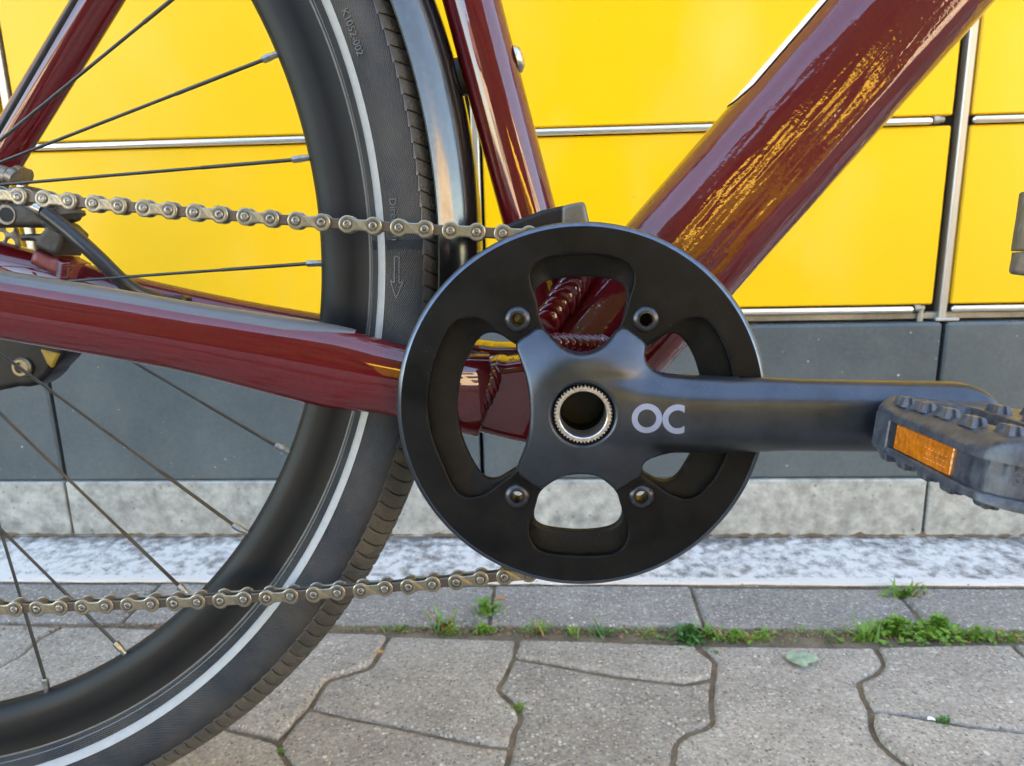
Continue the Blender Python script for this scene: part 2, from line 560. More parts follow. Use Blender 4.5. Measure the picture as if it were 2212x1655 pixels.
def tread_mat():
    m = specks(mat('tread_rubber', (0.040, 0.037, 0.031), 0.65, 0, var=0.8, vscale=9, vcol=(0.115, 0.10, 0.075)), (.3, .27, .22), 600, .09, .6)
    nt = m.node_tree
    p = nt.nodes['Principled BSDF']
    tc = nt.nodes.new('ShaderNodeTexCoord')
    v = nt.nodes.new('ShaderNodeTexVoronoi')
    v.inputs['Scale'].default_value = 900
    nt.links.new(tc.outputs['Object'], v.inputs['Vector'])
    b = nt.nodes.new('ShaderNodeBump')
    b.inputs['Strength'].default_value = 0.6
    b.inputs['Distance'].default_value = 0.0004
    nt.links.new(v.outputs['Distance'], b.inputs['Height'])
    nt.links.new(b.outputs[0], p.inputs['Normal'])
    return m


M['tread'] = tread_mat()
M['emboss'] = mat('embossed_rubber', (0.075, 0.080, 0.090), 0.45, 0)


# ------------------------------------------------------------------ object helpers
def mesh_obj(name, verts, faces, m=None, parent=None, smooth=True, sharp=35, uvs=None, off=(0, 0, 0), mats=None, fmat=None):
    me = bpy.data.meshes.new(name)
    v = np.asarray(verts, float) - np.asarray(off, float)
    me.from_pydata([tuple(x) for x in v], [], [tuple(int(i) for i in f) for f in faces])
    if mats:
        for mm in mats:
            me.materials.append(mm)
        for i, k in enumerate(fmat):
            me.polygons[i].material_index = k
    elif m:
        me.materials.append(m)
    if uvs is not None:
        ul = me.uv_layers.new(name='UVMap')
        for poly in me.polygons:
            for li, vi in zip(poly.loop_indices, poly.vertices):
                ul.data[li].uv = uvs[vi]
    me.validate()
    if smooth:
        me.polygons.foreach_set('use_smooth', [True] * len(me.polygons))
        me.set_sharp_from_angle(angle=R_(sharp))
    o = bpy.data.objects.new(name, me)
    C.objects.link(o)
    if parent:
        o.parent = parent
    return o


def tag(o, label=None, cat=None, group=None, kind=None):
    if label:
        o['label'] = label
    if cat:
        o['category'] = cat
    if group:
        o['group'] = group
    if kind:
        o['kind'] = kind
    return o


class MB:
    def __init__(s):
        s.v, s.f, s.m = [], [], []

    def add(s, v, f, m=0):
        n = len(s.v)
        s.v += [tuple(x) for x in v]
        s.f += [tuple(i + n for i in q) for q in f]
        s.m += [m] * len(f)

    def box(s, lo, hi, m=0):
        x0, y0, z0 = lo
        x1, y1, z1 = hi
        s.add([(x0, y0, z0), (x1, y0, z0), (x1, y1, z0), (x0, y1, z0), (x0, y0, z1), (x1, y0, z1), (x1, y1, z1), (x0, y1, z1)],
              [(0, 3, 2, 1), (4, 5, 6, 7), (0, 1, 5, 4), (1, 2, 6, 5), (2, 3, 7, 6), (3, 0, 4, 7)], m)

    def bbox(s, lo, hi, b, m=0):
        """box with bevelled edges"""
        lo = np.array(lo, float)
        hi = np.array(hi, float)
        v = []
        idx = {}
        for ax in range(3):
            for sx in (0, 1):
                for sy in (0, 1):
                    for sz in (0, 1):
                        c = [sx, sy, sz]
                        p = np.where(np.array(c) == 1, hi, lo).astype(float)
                        for k in range(3):
                            if k != ax:
                                p[k] += b * (1 if c[k] == 0 else -1)
                        idx[(ax, sx, sy, sz)] = len(v)
                        v.append(p)
        f = []
        for ax in range(3):
            o1, o2 = (ax + 1) % 3, (ax + 2) % 3
            for sgn in (0, 1):
                q = []
                for a, bb in ((0, 0), (1, 0), (1, 1), (0, 1)):
                    c = [0, 0, 0]
                    c[ax] = sgn
                    c[o1] = a
                    c[o2] = bb
                    q.append(idx[(ax, *c)])
                f.append(q if sgn else q[::-1])
        for ax in range(3):          # edges along ax
            o1, o2 = (ax + 1) % 3, (ax + 2) % 3
            for a in (0, 1):
                for bb in (0, 1):
                    c0 = [0, 0, 0]
                    c0[o1] = a
                    c0[o2] = bb
                    c1 = list(c0)
                    c1[ax] = 1
                    f.append([idx[(o1, *c0)], idx[(o1, *c1)], idx[(o2, *c1)], idx[(o2, *c0)]])
        for sx in (0, 1):
            for sy in (0, 1):
                for sz in (0, 1):
                    f.append([idx[(0, sx, sy, sz)], idx[(1, sx, sy, sz)], idx[(2, sx, sy, sz)]])
        s.add(v, f, m)

    def cyl(s, p0, p1, r0, r1=None, n=16, cap=True, m=0):
        r1 = r0 if r1 is None else r1
        p0 = np.array(p0, float)
        p1 = np.array(p1, float)
        a = (p1 - p0) / np.linalg.norm(p1 - p0)
        u = np.cross(a, [0, 0, 1.]) if abs(a[2]) < .9 else np.cross(a, [1., 0, 0])
        u /= np.linalg.norm(u)
        w = np.cross(a, u)
        v = []
        for p, r in ((p0, r0), (p1, r1)):
            for k in range(n):
                t = 2 * math.pi * k / n
                v.append(p + r * (math.cos(t) * u + math.sin(t) * w))
        f = [(k, (k + 1) % n, n + (k + 1) % n, n + k) for k in range(n)]
        if cap:
            f += [tuple(range(n))[::-1], tuple(range(n, 2 * n))]
        s.add(v, f, m)

    def build(s, name, m=None, parent=None, smooth=True, sharp=35, off=(0, 0, 0), mats=None):
        return mesh_obj(name, s.v, s.f, m, parent, smooth, sharp, None, off, mats, s.m if mats else None)


def fix_normals(o):
    bm = bmesh.new()
    bm.from_mesh(o.data)
    bmesh.ops.recalc_face_normals(bm, faces=bm.faces)
    bm.to_mesh(o.data)
    bm.free()
    return o


def catmull(pts, n=8, closed=True):
    P = np.array(pts, float)
    N = len(P)
    out = []
    rngi = range(N) if closed else range(N - 1)
    for i in rngi:
        if closed:
            p0, p1, p2, p3 = P[(i - 1) % N], P[i], P[(i + 1) % N], P[(i + 2) % N]
        else:
            p0, p1, p2, p3 = P[max(i - 1, 0)], P[i], P[i + 1], P[min(i + 2, N - 1)]
        # centripetal weights keep tight corners from looping
        t0 = 0
        t1 = t0 + max(np.linalg.norm(p1 - p0), 1e-9) ** .5
        t2 = t1 + max(np.linalg.norm(p2 - p1), 1e-9) ** .5
        t3 = t2 + max(np.linalg.norm(p3 - p2), 1e-9) ** .5
        for k in range(n):
            t = t1 + (t2 - t1) * k / n
            if t1 - t0 < 1e-3:
                A1 = p1
            else:
                A1 = (t1 - t) / (t1 - t0) * p0 + (t - t0) / (t1 - t0) * p1
            A2 = (t2 - t) / (t2 - t1) * p1 + (t - t1) / (t2 - t1) * p2
            A3 = p2 if t3 - t2 < 1e-3 else (t3 - t) / (t3 - t2) * p2 + (t - t2) / (t3 - t2) * p3
            B1 = (t2 - t) / (t2 - t0) * A1 + (t - t0) / (t2 - t0) * A2
            B2 = (t3 - t) / (t3 - t1) * A2 + (t - t1) / (t3 - t1) * A3
            out.append((t2 - t) / (t2 - t1) * B1 + (t - t1) / (t2 - t1) * B2)
    if not closed:
        out.append(P[-1])
    return np.array(out)


def sdf_poly(poly, X, Z):
    """signed distance, positive inside"""
    P = np.asarray(poly)
    Q = np.roll(P, -1, 0)
    x = X.ravel()
    z = Z.ravel()
    best = np.full(x.shape, 1e9)
    inside = np.zeros(x.shape, bool)
    for (ax, az), (bx, bz) in zip(P, Q):
        dx, dz = bx - ax, bz - az
        L = dx * dx + dz * dz
        if L < 1e-16:
            continue
        t = np.clip(((x - ax) * dx + (z - az) * dz) / L, 0, 1)
        best = np.minimum(best, (x - ax - t * dx) ** 2 + (z - az - t * dz) ** 2)
        c = (az > z) != (bz > z)
        if dz != 0:
            inside ^= c & (x < dx * (z - az) / dz + ax)
    d = np.sqrt(best)
    return np.where(inside, d, -d).reshape(X.shape)


def field_solid(Ff, x0, x1, z0, z1, h, yf, yb):
    """solid whose outline is Ff(x,z)>0; front face at yf(x,z,F), flat or curved back yb.  Returns verts, faces"""
    nx = int((x1 - x0) / h) + 2
    nz = int((z1 - z0) / h) + 2
    xs = x0 + h * np.arange(nx)
    zs = z0 + h * np.arange(nz)
    X, Z = np.meshgrid(xs, zs, indexing='ij')
    Fv = Ff(X, Z)
    Fv = np.where(np.abs(Fv) < h * 0.02, np.sign(Fv + 1e-12) * h * 0.02, Fv)
    pts = []
    nid = {}
    ins = Fv > 0
    ids = -np.ones(Fv.shape, int)
    ii = np.argwhere(ins)
    ids[ins] = np.arange(len(ii))
    pts = [(xs[i], zs[j]) for i, j in ii]
    ex = {}

    def cross(i, j, k, l):
        key = (i, j, k, l)
        if key in ex:
            return ex[key]
        a, b = Fv[i, j], Fv[k, l]
        t = a / (a - b)
        ex[key] = len(pts)
        pts.append((xs[i] + t * (xs[k] - xs[i]), zs[j] + t * (zs[l] - zs[j])))
        return ex[key]
    faces = []
    walls = []
    cnt = ins[:-1, :-1].astype(int) + ins[1:, :-1] + ins[1:, 1:] + ins[:-1, 1:]
    for i, j in np.argwhere(cnt == 4):
        faces.append((ids[i, j], ids[i + 1, j], ids[i + 1, j + 1], ids[i, j + 1]))
    for i, j in np.argwhere((cnt > 0) & (cnt < 4)):
        c = [(i, j), (i + 1, j), (i + 1, j + 1), (i, j + 1)]
        poly = []
        for k in range(4):
            a, b = c[k], c[(k + 1) % 4]
            if ins[a]:
                poly.append(('v', ids[a]))
            if ins[a] != ins[b]:
                key = (a, b) if a < b else (b, a)
                poly.append(('c', cross(key[0][0], key[0][1], key[1][0], key[1][1]), ins[a]))
        n = len(poly)
        faces.append(tuple(q[1] for q in poly))
        for k in range(n):
            a, b = poly[k], poly[(k + 1) % n]
            if a[0] == 'c' and b[0] == 'c' and a[2] and not b[2]:
                walls.append((a[1], b[1]))
    P = np.array(pts)
    Fp = Ff(P[:, 0:1], P[:, 1:2])[:, 0]
    Fp = np.maximum(Fp, 0)
    yfront = yf(P[:, 0], P[:, 1], Fp)
    yback = yb(P[:, 0], P[:, 1], Fp) if callable(yb) else np.full(len(P), yb)
    yback = np.maximum(yback, yfront + 1e-5)
    n = len(P)
    V = np.concatenate([np.stack([P[:, 0], yfront, P[:, 1]], 1), np.stack([P[:, 0], yback, P[:, 1]], 1)])
    # camera looks along +y: front faces must have normals towards -y
    out = [tuple(f) for f in faces] + [tuple(i + n for i in f[::-1]) for f in faces]
    out += [(a, a + n, b + n, b) for a, b in walls]
    return V, out


def lathe(section, c, th0, th1, n, close=False, Rref=None):
    """section: list of (y, r) ; revolve about the y axis through c=(x,z)"""
    S = np.array(section, float)
    full = abs(th1 - th0 - 2 * math.pi) < 1e-6
    th = np.linspace(th0, th1, n + (0 if full else 1), endpoint=not full)
    m = len(S)
    ln = np.concatenate([[0], np.cumsum(np.linalg.norm(np.diff(S, axis=0), axis=1))])
    V, U = [], []
    for t in th:
        for (y, r), s in zip(S, ln):
            V.append((c[0] + r * math.cos(t), y, c[1] + r * math.sin(t)))
            U.append((t * 0.33, s))
    F_ = []
    N = len(th)
    for i in range(N if full else N - 1):
        k = (i + 1) % N
        for j in range(m if close else m - 1):
            l = (j + 1) % m
            F_.append((i * m + j, i * m + l, k * m + l, k * m + j))
    return V, F_, U


def tube(path, radii, prof=None, n=24, cap=True, yax=(0, 1, 0)):
    """sweep along a path in bicycle coordinates; prof: list of (u, v), u across the tube in the bicycle plane, v towards the camera;
    radii: list of (ru, rv) per path point"""
    P = np.array(path, float)
    if prof is None:
        prof = [(math.cos(2 * math.pi * k / n), math.sin(2 * math.pi * k / n)) for k in range(n)]
    prof = np.array(prof)
    n = len(prof)
    V = []
    Y = np.array(yax, float)
    for i, p in enumerate(P):
        t = P[min(i + 1, len(P) - 1)] - P[max(i - 1, 0)]
        t /= np.linalg.norm(t)
        u = np.cross(t, Y)
        u /= np.linalg.norm(u)
        w = np.cross(u, t)
        w /= np.linalg.norm(w)
        if np.dot(w, Y) > 0:
            w = -w
        r = radii[i] if not np.isscalar(radii[0]) else (radii[i], radii[i])
        for a, b in prof:
            V.append(p + u * a * r[0] + w * b * r[1])
    Fc = []
    for i in range(len(P) - 1):
        for k in range(n):
            Fc.append((i * n + k, i * n + (k + 1) % n, (i + 1) * n + (k + 1) % n, (i + 1) * n + k))
    if cap:
        Fc += [tuple(range(n))[::-1], tuple(range((len(P) - 1) * n, len(P) * n))]
    return V, Fc


# ------------------------------------------------------------------ large structure: ground, pavement, locker wall
gnd = MB()
gnd.add([(-60, -60, -0.0032), (60, -60, -0.0032), (60, 60, -0.0032), (-60, 60, -0.0032)], [(0, 1, 2, 3)])
tag(gnd.build('ground', M['sand'], smooth=False), 'brown joint sand and soil under the paving', None, None, 'structure')
str_ = MB()
str_.add([(-60, -60, -0.0005), (60, -60, -0.0005), (60, -1.62, -0.0005), (-60, -1.62, -0.0005)], [(0, 1, 2, 3)])
tag(str_.build('road', M['far_ground'], smooth=False), None, None, None, 'structure')

pave = bpy.data.objects.new('pavement', None)
C.objects.link(pave)
pave['kind'] = 'structure'

PV_H = 0.0


def resample(P, step):
    P = np.asarray(P)
    out = []
    for a, b in zip(P, np.roll(P, -1, 0)):
        L = np.linalg.norm(b - a)
        k = max(1, int(round(L / step)))
        for i in range(k):
            out.append(a + (b - a) * i / k)
    return np.array(out)


def area(P):
    x, y = P[:, 0], P[:, 1]
    return 0.5 * np.sum(x * np.roll(y, -1) - np.roll(x, -1) * y)


def inset(P, d):
    if area(P) < 0:
        P = P[::-1]
    a = P - np.roll(P, 1, 0)
    b = np.roll(P, -1, 0) - P
    a /= np.linalg.norm(a, axis=1)[:, None] + 1e-12
    b /= np.linalg.norm(b, axis=1)[:, None] + 1e-12
    na = np.stack([-a[:, 1], a[:, 0]], 1)
    nb = np.stack([-b[:, 1], b[:, 0]], 1)
    n = na + nb
    n /= np.linalg.norm(n, axis=1)[:, None] + 1e-9
    return P + n * d


def stone(poly, m, top=0.0, gap=0.0022, tilt=0.0012, step=0.007, name='paving_stone', rough=0.0007, bev=0.0026):
    P = np.asarray(poly, float)
    if area(P) < 0:
        P = P[::-1]
    P = resample(P, step)
    for _ in range(1):           # soften corners
        P = 0.5 * P + 0.25 * (np.roll(P, 1, 0) + np.roll(P, -1, 0))
    P = inset(P, gap)
    P = P + rng.normal(0, rough, P.shape)
    n = len(P)
    c = P.mean(0)
    gx, gy = rng.normal(0, tilt, 2)
    dz = rng.normal(0, 0.0006)

    def zz(Q, z):
        return z + dz + (Q[:, 0] - c[0]) * gx * 4 + (Q[:, 1] - c[1]) * gy * 4
    rings = [(P, top - 0.03), (P, top - bev), (inset(P, bev * .45), top - bev * .3), (inset(P, bev * 1.4), top)]
    V = []
    for Q, z in rings:
        V += [(q[0], q[1], h) for q, h in zip(Q, zz(Q, z))]
    Fc = []
    for k in range(len(rings) - 1):
        for i in range(n):
            j = (i + 1) % n
            Fc.append((k * n + i, k * n + j, (k + 1) * n + j, (k + 1) * n + i))
    Fc.append(tuple(range((len(rings) - 1) * n, len(rings) * n)))
    return mesh_obj(name, V, Fc, m, pave, True, 50)


def cj(pts):      # joint points measured in the middle bottom crop
    return [tuple(q) for q in cr(1100, 1950, 1.58, pts)]


def ck(pts):      # ... in the right bottom crop
    return [tuple(q) for q in cr(2440, 1950, 1.58, pts)]


J1 = cj([(560, 690), (500, 790), (460, 860), (340, 900), (200, 940), (150, 1010), (90, 1112)])
J1b = cj([(0, 1210)]) + [(601, 1601), (604, 1625), (640, 1665), (660, 1740), (610, 1830), (590, 1900)]
J2 = cj([(350, 1170), (600, 1215), (860, 1270), (1130, 1325)])
J3a = cj([(1330, 700), (1305, 810)])
J3b = cj([(1290, 840), (1250, 930), (1208, 990), (1270, 1050), (1340, 1110), (1350, 1160), (1310, 1240), (1288, 1340)])
J3c = cj([(1260, 1458)]) + [(1080, 1740), (1110, 1800), (1090, 1900)]
J4 = cj([(1500, 840), (1700, 880), (1900, 915)]) + ck([(0, 940), (200, 965)])
J5a = ck([(280, 760), (380, 830), (375, 930)])
J5b = ck([(365, 985), (360, 1100), (372, 1190), (310, 1230), (220, 1250), (150, 1310), (135, 1400), (125, 1458)]) + [(1440, 1740), (1480, 1800), (1460, 1900)]
J6a = ck([(1330, 750), (1390, 850), (1330, 910), (1230, 950), (1260, 1040), (1310, 1130)])
J6b = ck([(1310, 1210), (1340, 1290), (1430, 1380), (1540, 1458)]) + [(2010, 1730), (2000, 1800), (1990, 1900)]
J7 = ck([(1500, 1155), (1700, 1190), (1900, 1220), (2212, 1252)]) + [(2300, 1592)]
J8 = ck([(2130, 715), (2200, 790)]) + [(2270, 1440), (2300, 1520)]
GL = [(-160, 1336), (138, 1347), (430, 1356), (838, 1368), (1118, 1377), (1507, 1389), (1890, 1393), (2182, 1388), (2480, 1392)]
LJ = [(138, 1347), (83.9, 1376), (47.4, 1411), (0, 1437), (-60, 1460), (-100, 1560), (-180, 1650)]
LK = [(430, 1356), (395, 1395), (360, 1430), (300, 1452), (262, 1500), (210, 1580), (150, 1640), (100, 1760), (40, 1900)]
LM = [(262, 1500), (330, 1535), (470, 1565), (601, 1601)]
stones = [
    (GL[0:2] + LJ[1:] + [(-500, 1700), (-500, 1345)], 'paver'),
    (GL[1:3] + LK[1:] + [(-300, 1900), (-180, 1650)] + LJ[1:-1][::-1], 'paver'),
    ([GL[2]] + [GL[3]] + J1 + [J1b[0], J1b[1]] + LM[::-1] + LK[1:4][::-1], 'paver'),
    (LM + J1b[2:] + LK[5:][::-1], 'paver'),
    (GL[3:5] + J3a + J3b + J2[::-1] + J1[::-1], 'paver'),
    ([J1[-1]] + J2 + [J3b[-1]] + J3c + J1b[::-1], 'paver'),
    (GL[4:6] + J5a + J4[::-1] + [J3a[1]], 'paver'),
    ([J3a[1]] + J4 + [J5a[-1]] + J5b + J3c[::-1] + J3b[::-1], 'paver'),
    (GL[5:7] + J6a + J6b + J5b[::-1] + J5a[::-1][:-1], 'paver'),
    (GL[6:8] + J8 + [J7[-1]] + J7[:-1][::-1] + J6a[1:][::-1], 'paver'),
    ([J6a[-1]] + J7 + [(2500, 1900)] + J6b[::-1], 'paver'),
    (GL[7:] + [(2700, 1450), (2600, 1600), (2300, 1592)] + J8[1:][::-1], 'paver'),
]
def field_stone(poly, m, top=0.0, gap=0.0021, h=.0017):
    P = np.asarray(poly, float)
    P = resample(P, .004)
    P = .5 * P + .25 * (np.roll(P, 1, 0) + np.roll(P, -1, 0))
    lo, hi = P.min(0), P.max(0)
    c = P.mean(0)
    ph = rng.uniform(0, 6.28, 8)
    fr = rng.uniform(60, 420, 8)
    an = rng.uniform(0, 6.28, 8)
    gx, gy = rng.normal(0, .004, 2)
    dz = rng.normal(0, .0007)

    def wob(X, Y):
        return .0004 * np.sin(X * 1900 + ph[0] + 2 * np.sin(Y * 900)) * np.sin(Y * 1700 + ph[1] + 2 * np.sin(X * 1100)) + sum(np.sin((X * math.cos(a) + Y * math.sin(a)) * f + p) / (f ** .8) for f, a, p in zip(fr, an, ph)) * .008

    def Ff(X, Y):
        return sdf_poly(P, X, Y) - gap + wob(X, Y)

    def yf(x, y, f):
        b = .0030
        q = np.clip(f / b, 0, 1)
        z = top + dz + (x - c[0]) * gx + (y - c[1]) * gy - .0020 * (1 - q) ** 2.2 + wob(y * 1.7, x * 1.3) * .25
        return -z
    V, Fc = field_solid(Ff, lo[0] - .004, hi[0] + .004, lo[1] - .004, hi[1] + .004, h, yf, .03)
    W = [(v[0], v[2], -v[1]) for v in V]
    o = mesh_obj('paving_stone', W, Fc, m, pave, True, 60)
    return fix_normals(o)


for poly, mm in stones:
    field_stone(GP(poly), M[mm])
# the row of straight kerb-like stones along the painted band
yk0 = float(GP([(1100, 1372.)])[0, 1]) + 0.016
yk1 = PAINT_Y[0] - 0.001
kx = [float(GP([p])[0, 0]) for p in ((-640, 1300), (-150, 1300), (318, 1290), (700, 1300), (1062, 1310), (1505, 1308), (1975, 1318), (2500, 1320), (3000, 1320))]
for a, b in zip(kx[:-1], kx[1:]):
    field_stone([(a, yk0), (b, yk0), (b, yk1), (a, yk1)], M['paver2'], gap=0.0016).name = 'edging_stone'
# further stones out of the picture, towards and behind the camera and to both sides
gx0, gx1 = GP([(-500, 1700)])[0, 0], GP([(2600, 1700)])[0, 0]
yb_ = float(GP([(1100, 1900.)])[0, 1])
w_, l_ = 0.115, 0.205
for r in range(12):
    y1 = yb_ - r * w_
    for k in range(-6, 7):
        x0 = k * l_ + (0.5 * l_ if r % 2 else 0)
        stone([(x0, y1 - w_), (x0 + l_, y1 - w_), (x0 + l_, y1), (x0, y1)], M['paver'], step=.05)
# painted band at the foot of the wall, worn
band = MB()
nseg = 160
xs = np.linspace(-2.2, 2.2, nseg + 1)
yv = PAINT_Y[0] + rng.normal(0, 0.0007, nseg + 1)
vv = []
for x, y in zip(xs, yv):
    vv += [(x, y, 0.0), (x, y + 0.0006, 0.0028), (x, PAINT_Y[1], 0.0028)]
ff = []
for i in range(nseg):
    for j in (0, 1):
        ff.append((3 * i + j, 3 * i + 3 + j, 3 * i + 4 + j, 3 * i + 1 + j))
band.add(vv, ff)
band.build('painted_band', M['paint'], None, smooth=False)['kind'] = 'structure'
bed = MB()
bed.box((-2.2, PAINT_Y[0] + .002, -0.02), (2.2, PAINT_Y[1] + 0.02, 0.001))
bed.build('band_bed', M['paver2'], None, smooth=False)['kind'] = 'structure'
dirt = MB()
dx = np.linspace(-2.2, 2.2, 600)
dv = []
for x in dx:
    w = 0.006 + abs(rng.normal(0, 0.003))
    h = 0.002 + abs(rng.normal(0, 0.0015))
    dv += [(x, WALL_Y - w, 0.0045), (x, WALL_Y - w * .4, 0.0045 + h), (x, WALL_Y + .002, 0.0045 + h * 1.4)]
df = []
for i in range(599):
    for j in (0, 1):
        df.append((3 * i + j, 3 * i + 3 + j, 3 * i + 4 + j, 3 * i + 1 + j))
dirt.add(dv, df)
tag(dirt.build('dirt', M['dirt'], None), None, None, None, 'stuff')

# ---- plinth: slate slabs over pale concrete slabs
zS1 = float(WP([(1800, 700.)])[0, 1])
zS0 = float(WP([(300, 1038.)])[0, 1])
jx = [float(WP([p])[0, 0]) for p in ((125, 930), (1036, 850), (2022, 850))]
step_ = jx[2] - jx[1]
joints = [jx[0] - 2 * (jx[1] - jx[0]), jx[0] - (jx[1] - jx[0]), jx[0], jx[1], jx[2], jx[2] + step_, jx[2] + 2 * step_]
plinth = bpy.data.objects.new('stone_plinth', None)
plinth.location = (0, WALL_Y, 0)
C.objects.link(plinth)
tag(plinth, 'low plinth of dark slate slabs over pale concrete slabs under the yellow locker', 'plinth')
for a, b in zip(joints[:-1], joints[1:]):
    s = MB()
    s.bbox((a + .0022, -0.003, zS0 + .0008), (b - .0022, 0.045, zS1), 0.0025)
    s.build('slate_slab', M['slate'], plinth, sharp=25)
    s = MB()
    s.bbox((a + .0018, -0.006, -0.05), (b - .0018, 0.045, zS0), 0.0015)
    s.build('concrete_slab', M['basestone'], plinth, sharp=25)
s = MB()
s.box((joints[0], 0.02, -0.05), (joints[-1], 0.5, zS1 - .004))
s.build('core', M['dark'], plinth, smooth=False)

# ---- parcel locker
lock = bpy.data.objects.new('parcel_locker', None)
lock.location = (0, WALL_Y, zS1)
C.objects.link(lock)
tag(lock, 'yellow parcel locker with aluminium rails and posts on a slate plinth', 'locker')
YL = 0.004                         # door faces sit a little behind the slate face
zr1 = float(WP([(1350, 281.)], WALL_Y + YL)[0, 1])      # rail between two rows
zr0 = float(WP([(1800, 671.)], WALL_Y + YL)[0, 1])      # rail under the bottom row
px_ = [float(WP([p], WALL_Y + YL)[0, 0]) for p in ((24, 290), (1029, 400), (2083, 245))]
dxp = px_[2] - px_[1]
posts = [px_[0] - 2 * dxp, px_[0] - dxp, px_[0], px_[1], px_[2], px_[2] + dxp, px_[2] + 2 * dxp]
rowh = zr1 - zr0
rows = [(zr0, zr1), (zr1, zr1 + rowh * 1.05), (zr1 + rowh * 1.05, zr1 + rowh * 2.6), (zr1 + rowh * 2.6, zr1 + rowh * 4.2), (zr1 + rowh * 4.2, zr1 + rowh * 6.5), (zr1 + rowh * 6.5, zr1 + rowh * 9.3)]
off = (0, 0, zS1)
for a, b in zip(posts[:-1], posts[1:]):
    for r, (z0, z1) in enumerate(rows):
        d = MB()
        d.bbox((a + .0075, YL, z0 + .0048), (b - .0105, YL + .02, z1 - .0048), 0.0016)
        d.build('door', M['yellow'], lock, off=off, sharp=25)
        # rail under the door: a slim rounded bar with a hinge knob at its right end
        rl = MB()
        n = 14
        x0, x1 = a + .008, b - .030
        rr = 0.0034
        sec = [(YL - .0012 - .0030 * math.cos(t), z0 + rr * math.sin(t)) for t in np.linspace(-math.pi / 2, math.pi * 1.5, n, endpoint=False)]
        V, Fc = [], []
        ends = [(x0, .35), (x0 + .0012, .8), (x0 + .003, 1), (x1 - .003, 1), (x1 - .0012, .8), (x1, .35)]
        cy = YL - .0012
        for x, k in ends:
            V += [(x, cy + (y - cy) * k, z0 + (z - z0) * k) for y, z in sec]
        for i in range(len(ends) - 1):
            for k in range(n):
                Fc.append((i * n + k, i * n + (k + 1) % n, (i + 1) * n + (k + 1) % n, (i + 1) * n + k))
        Fc += [tuple(range(n))[::-1], tuple(range((len(ends) - 1) * n, len(ends) * n))]
        rl.add(V, Fc)
        fix_normals(rl.build('rail', M['alu'], lock, off=off, sharp=50))
        k_ = MB()
        k_.cyl((b - .0285, YL + .001, z0 + .001), (b - .0225, YL + .001, z0 + .001), .0036, n=14)
        k_.cyl((b - .0225, YL + .001, z0 + .001), (b - .0185, YL + .001, z0 + .001), .0026, n=14)
        if r == 0:
            k_.cyl((b - .0215, YL + .0015, z0 - .013), (b - .0215, YL + .0015, z0 + .0035), .0030, n=14)
        fix_normals(k_.build('hinge', M['hinge'], lock, off=off))
for p in posts:
    s = MB()
    s.bbox((p - .0035, YL - .002, zr0 - .010), (p + .0040, YL + .02, rows[-1][1]), 0.0012)
    s.bbox((p - .0075, YL - .004, zr0 - .0125), (p + .0165, YL + .018, zr0 - .0090), 0.0008)
    s.build('post', M['alu_post'], lock, off=off, sharp=25)
s = MB()
s.box((posts[0], YL + .012, zS1 - .002), (posts[-1], YL + .5, rows[-1][1]))
s.build('carcass', M['dark'], lock, off=off, smooth=False)
s = MB()
s.bbox((posts[0], YL + .0035, zr0 - .0110), (posts[-1], YL + .011, zr0 - .0040), .0008)
s.build('sill', M['hinge'], lock, off=off)
s = MB()
s.bbox((posts[0] - .01, YL - .03, rows[-1][1] + .003), (posts[-1] + .01, YL + .52, rows[-1][1] + .05), .004)
s.build('roof', M['alu_post'], lock, off=off)
# grit lying on the slate ledge
g = MB()
for _ in range(220):
    x = rng.uniform(-.75, .75)
    y = rng.uniform(-.001, .003)
    r = rng.uniform(.0004, .0012)
    g.bbox((x - r, WALL_Y + y - r, zS1 - .0003), (x + r, WALL_Y + y + r, zS1 + r), r * .4)
tag(g.build('grit', M['dirt'], None), None, None, None, 'stuff')

# ---- unseen building added behind the locker to keep the sun off this side
sw = MB()
sw.box((-14, 1.35, 0), (14, 6, 9.25))
tag(sw.build('added_shade_wall', M['facade'], None, smooth=False), 'plain beige unseen building added behind the yellow locker to shade the bicycle', 'building')

# ---- across the street, behind the camera: objects added for the glossy tubes to reflect
for x0_, x1_, hh_, lab_ in ((11, 30, 9.6, 'sunlit beige house on the right across the street, seen only in reflections'), (-17, -9.0, 4.2, 'added low sunlit beige house on the left across the street, seen only in reflections')):  # houses added for pale highlights on the tubes
    fac = bpy.data.objects.new('added_house', None)
    fac.location = ((x0_ + x1_) / 2, -16, 0)
    C.objects.link(fac)
    tag(fac, lab_, 'house')
    w2 = (x1_ - x0_) / 2
    s = MB()
    s.box((-w2, -1, 0), (w2, 0, hh_))
    s.build('facade', M['facade'], fac, smooth=False)
    s = MB()
    s.add([(-w2 - .4, .4, hh_ - .1), (w2 + .4, .4, hh_ - .1), (w2 + .4, -4, hh_ + 2.4), (-w2 - .4, -4, hh_ + 2.4)], [(0, 1, 2, 3)])
    s.build('roof', M['roof'], fac, smooth=False)
    for k in range(int((2 * w2 - 2) / 3)):
        for l in range(int(hh_ / 3)):
            s = MB()
            s.box((-w2 + 1.5 + k * 3.0, -.02, 1.2 + l * 2.9), (-w2 + 2.7 + k * 3.0, .03, 2.7 + l * 2.9))
            s.build('window', M['glass'], fac, smooth=False)
van = bpy.data.objects.new('added_van', None)  # van added to put yellow streaks into the tube reflections
van.location = (.1, -8.4, 0)
C.objects.link(van)
tag(van, 'added yellow delivery van parked across the pavement, seen only in reflections', 'van')
s = MB()
s.bbox((0, -1.9, .35), (4.4, 0, 2.95), .12)
s.bbox((4.3, -1.85, .35), (5.4, -.05, 1.25), .12)
s.build('body', M['yellow'], van)
s = MB()
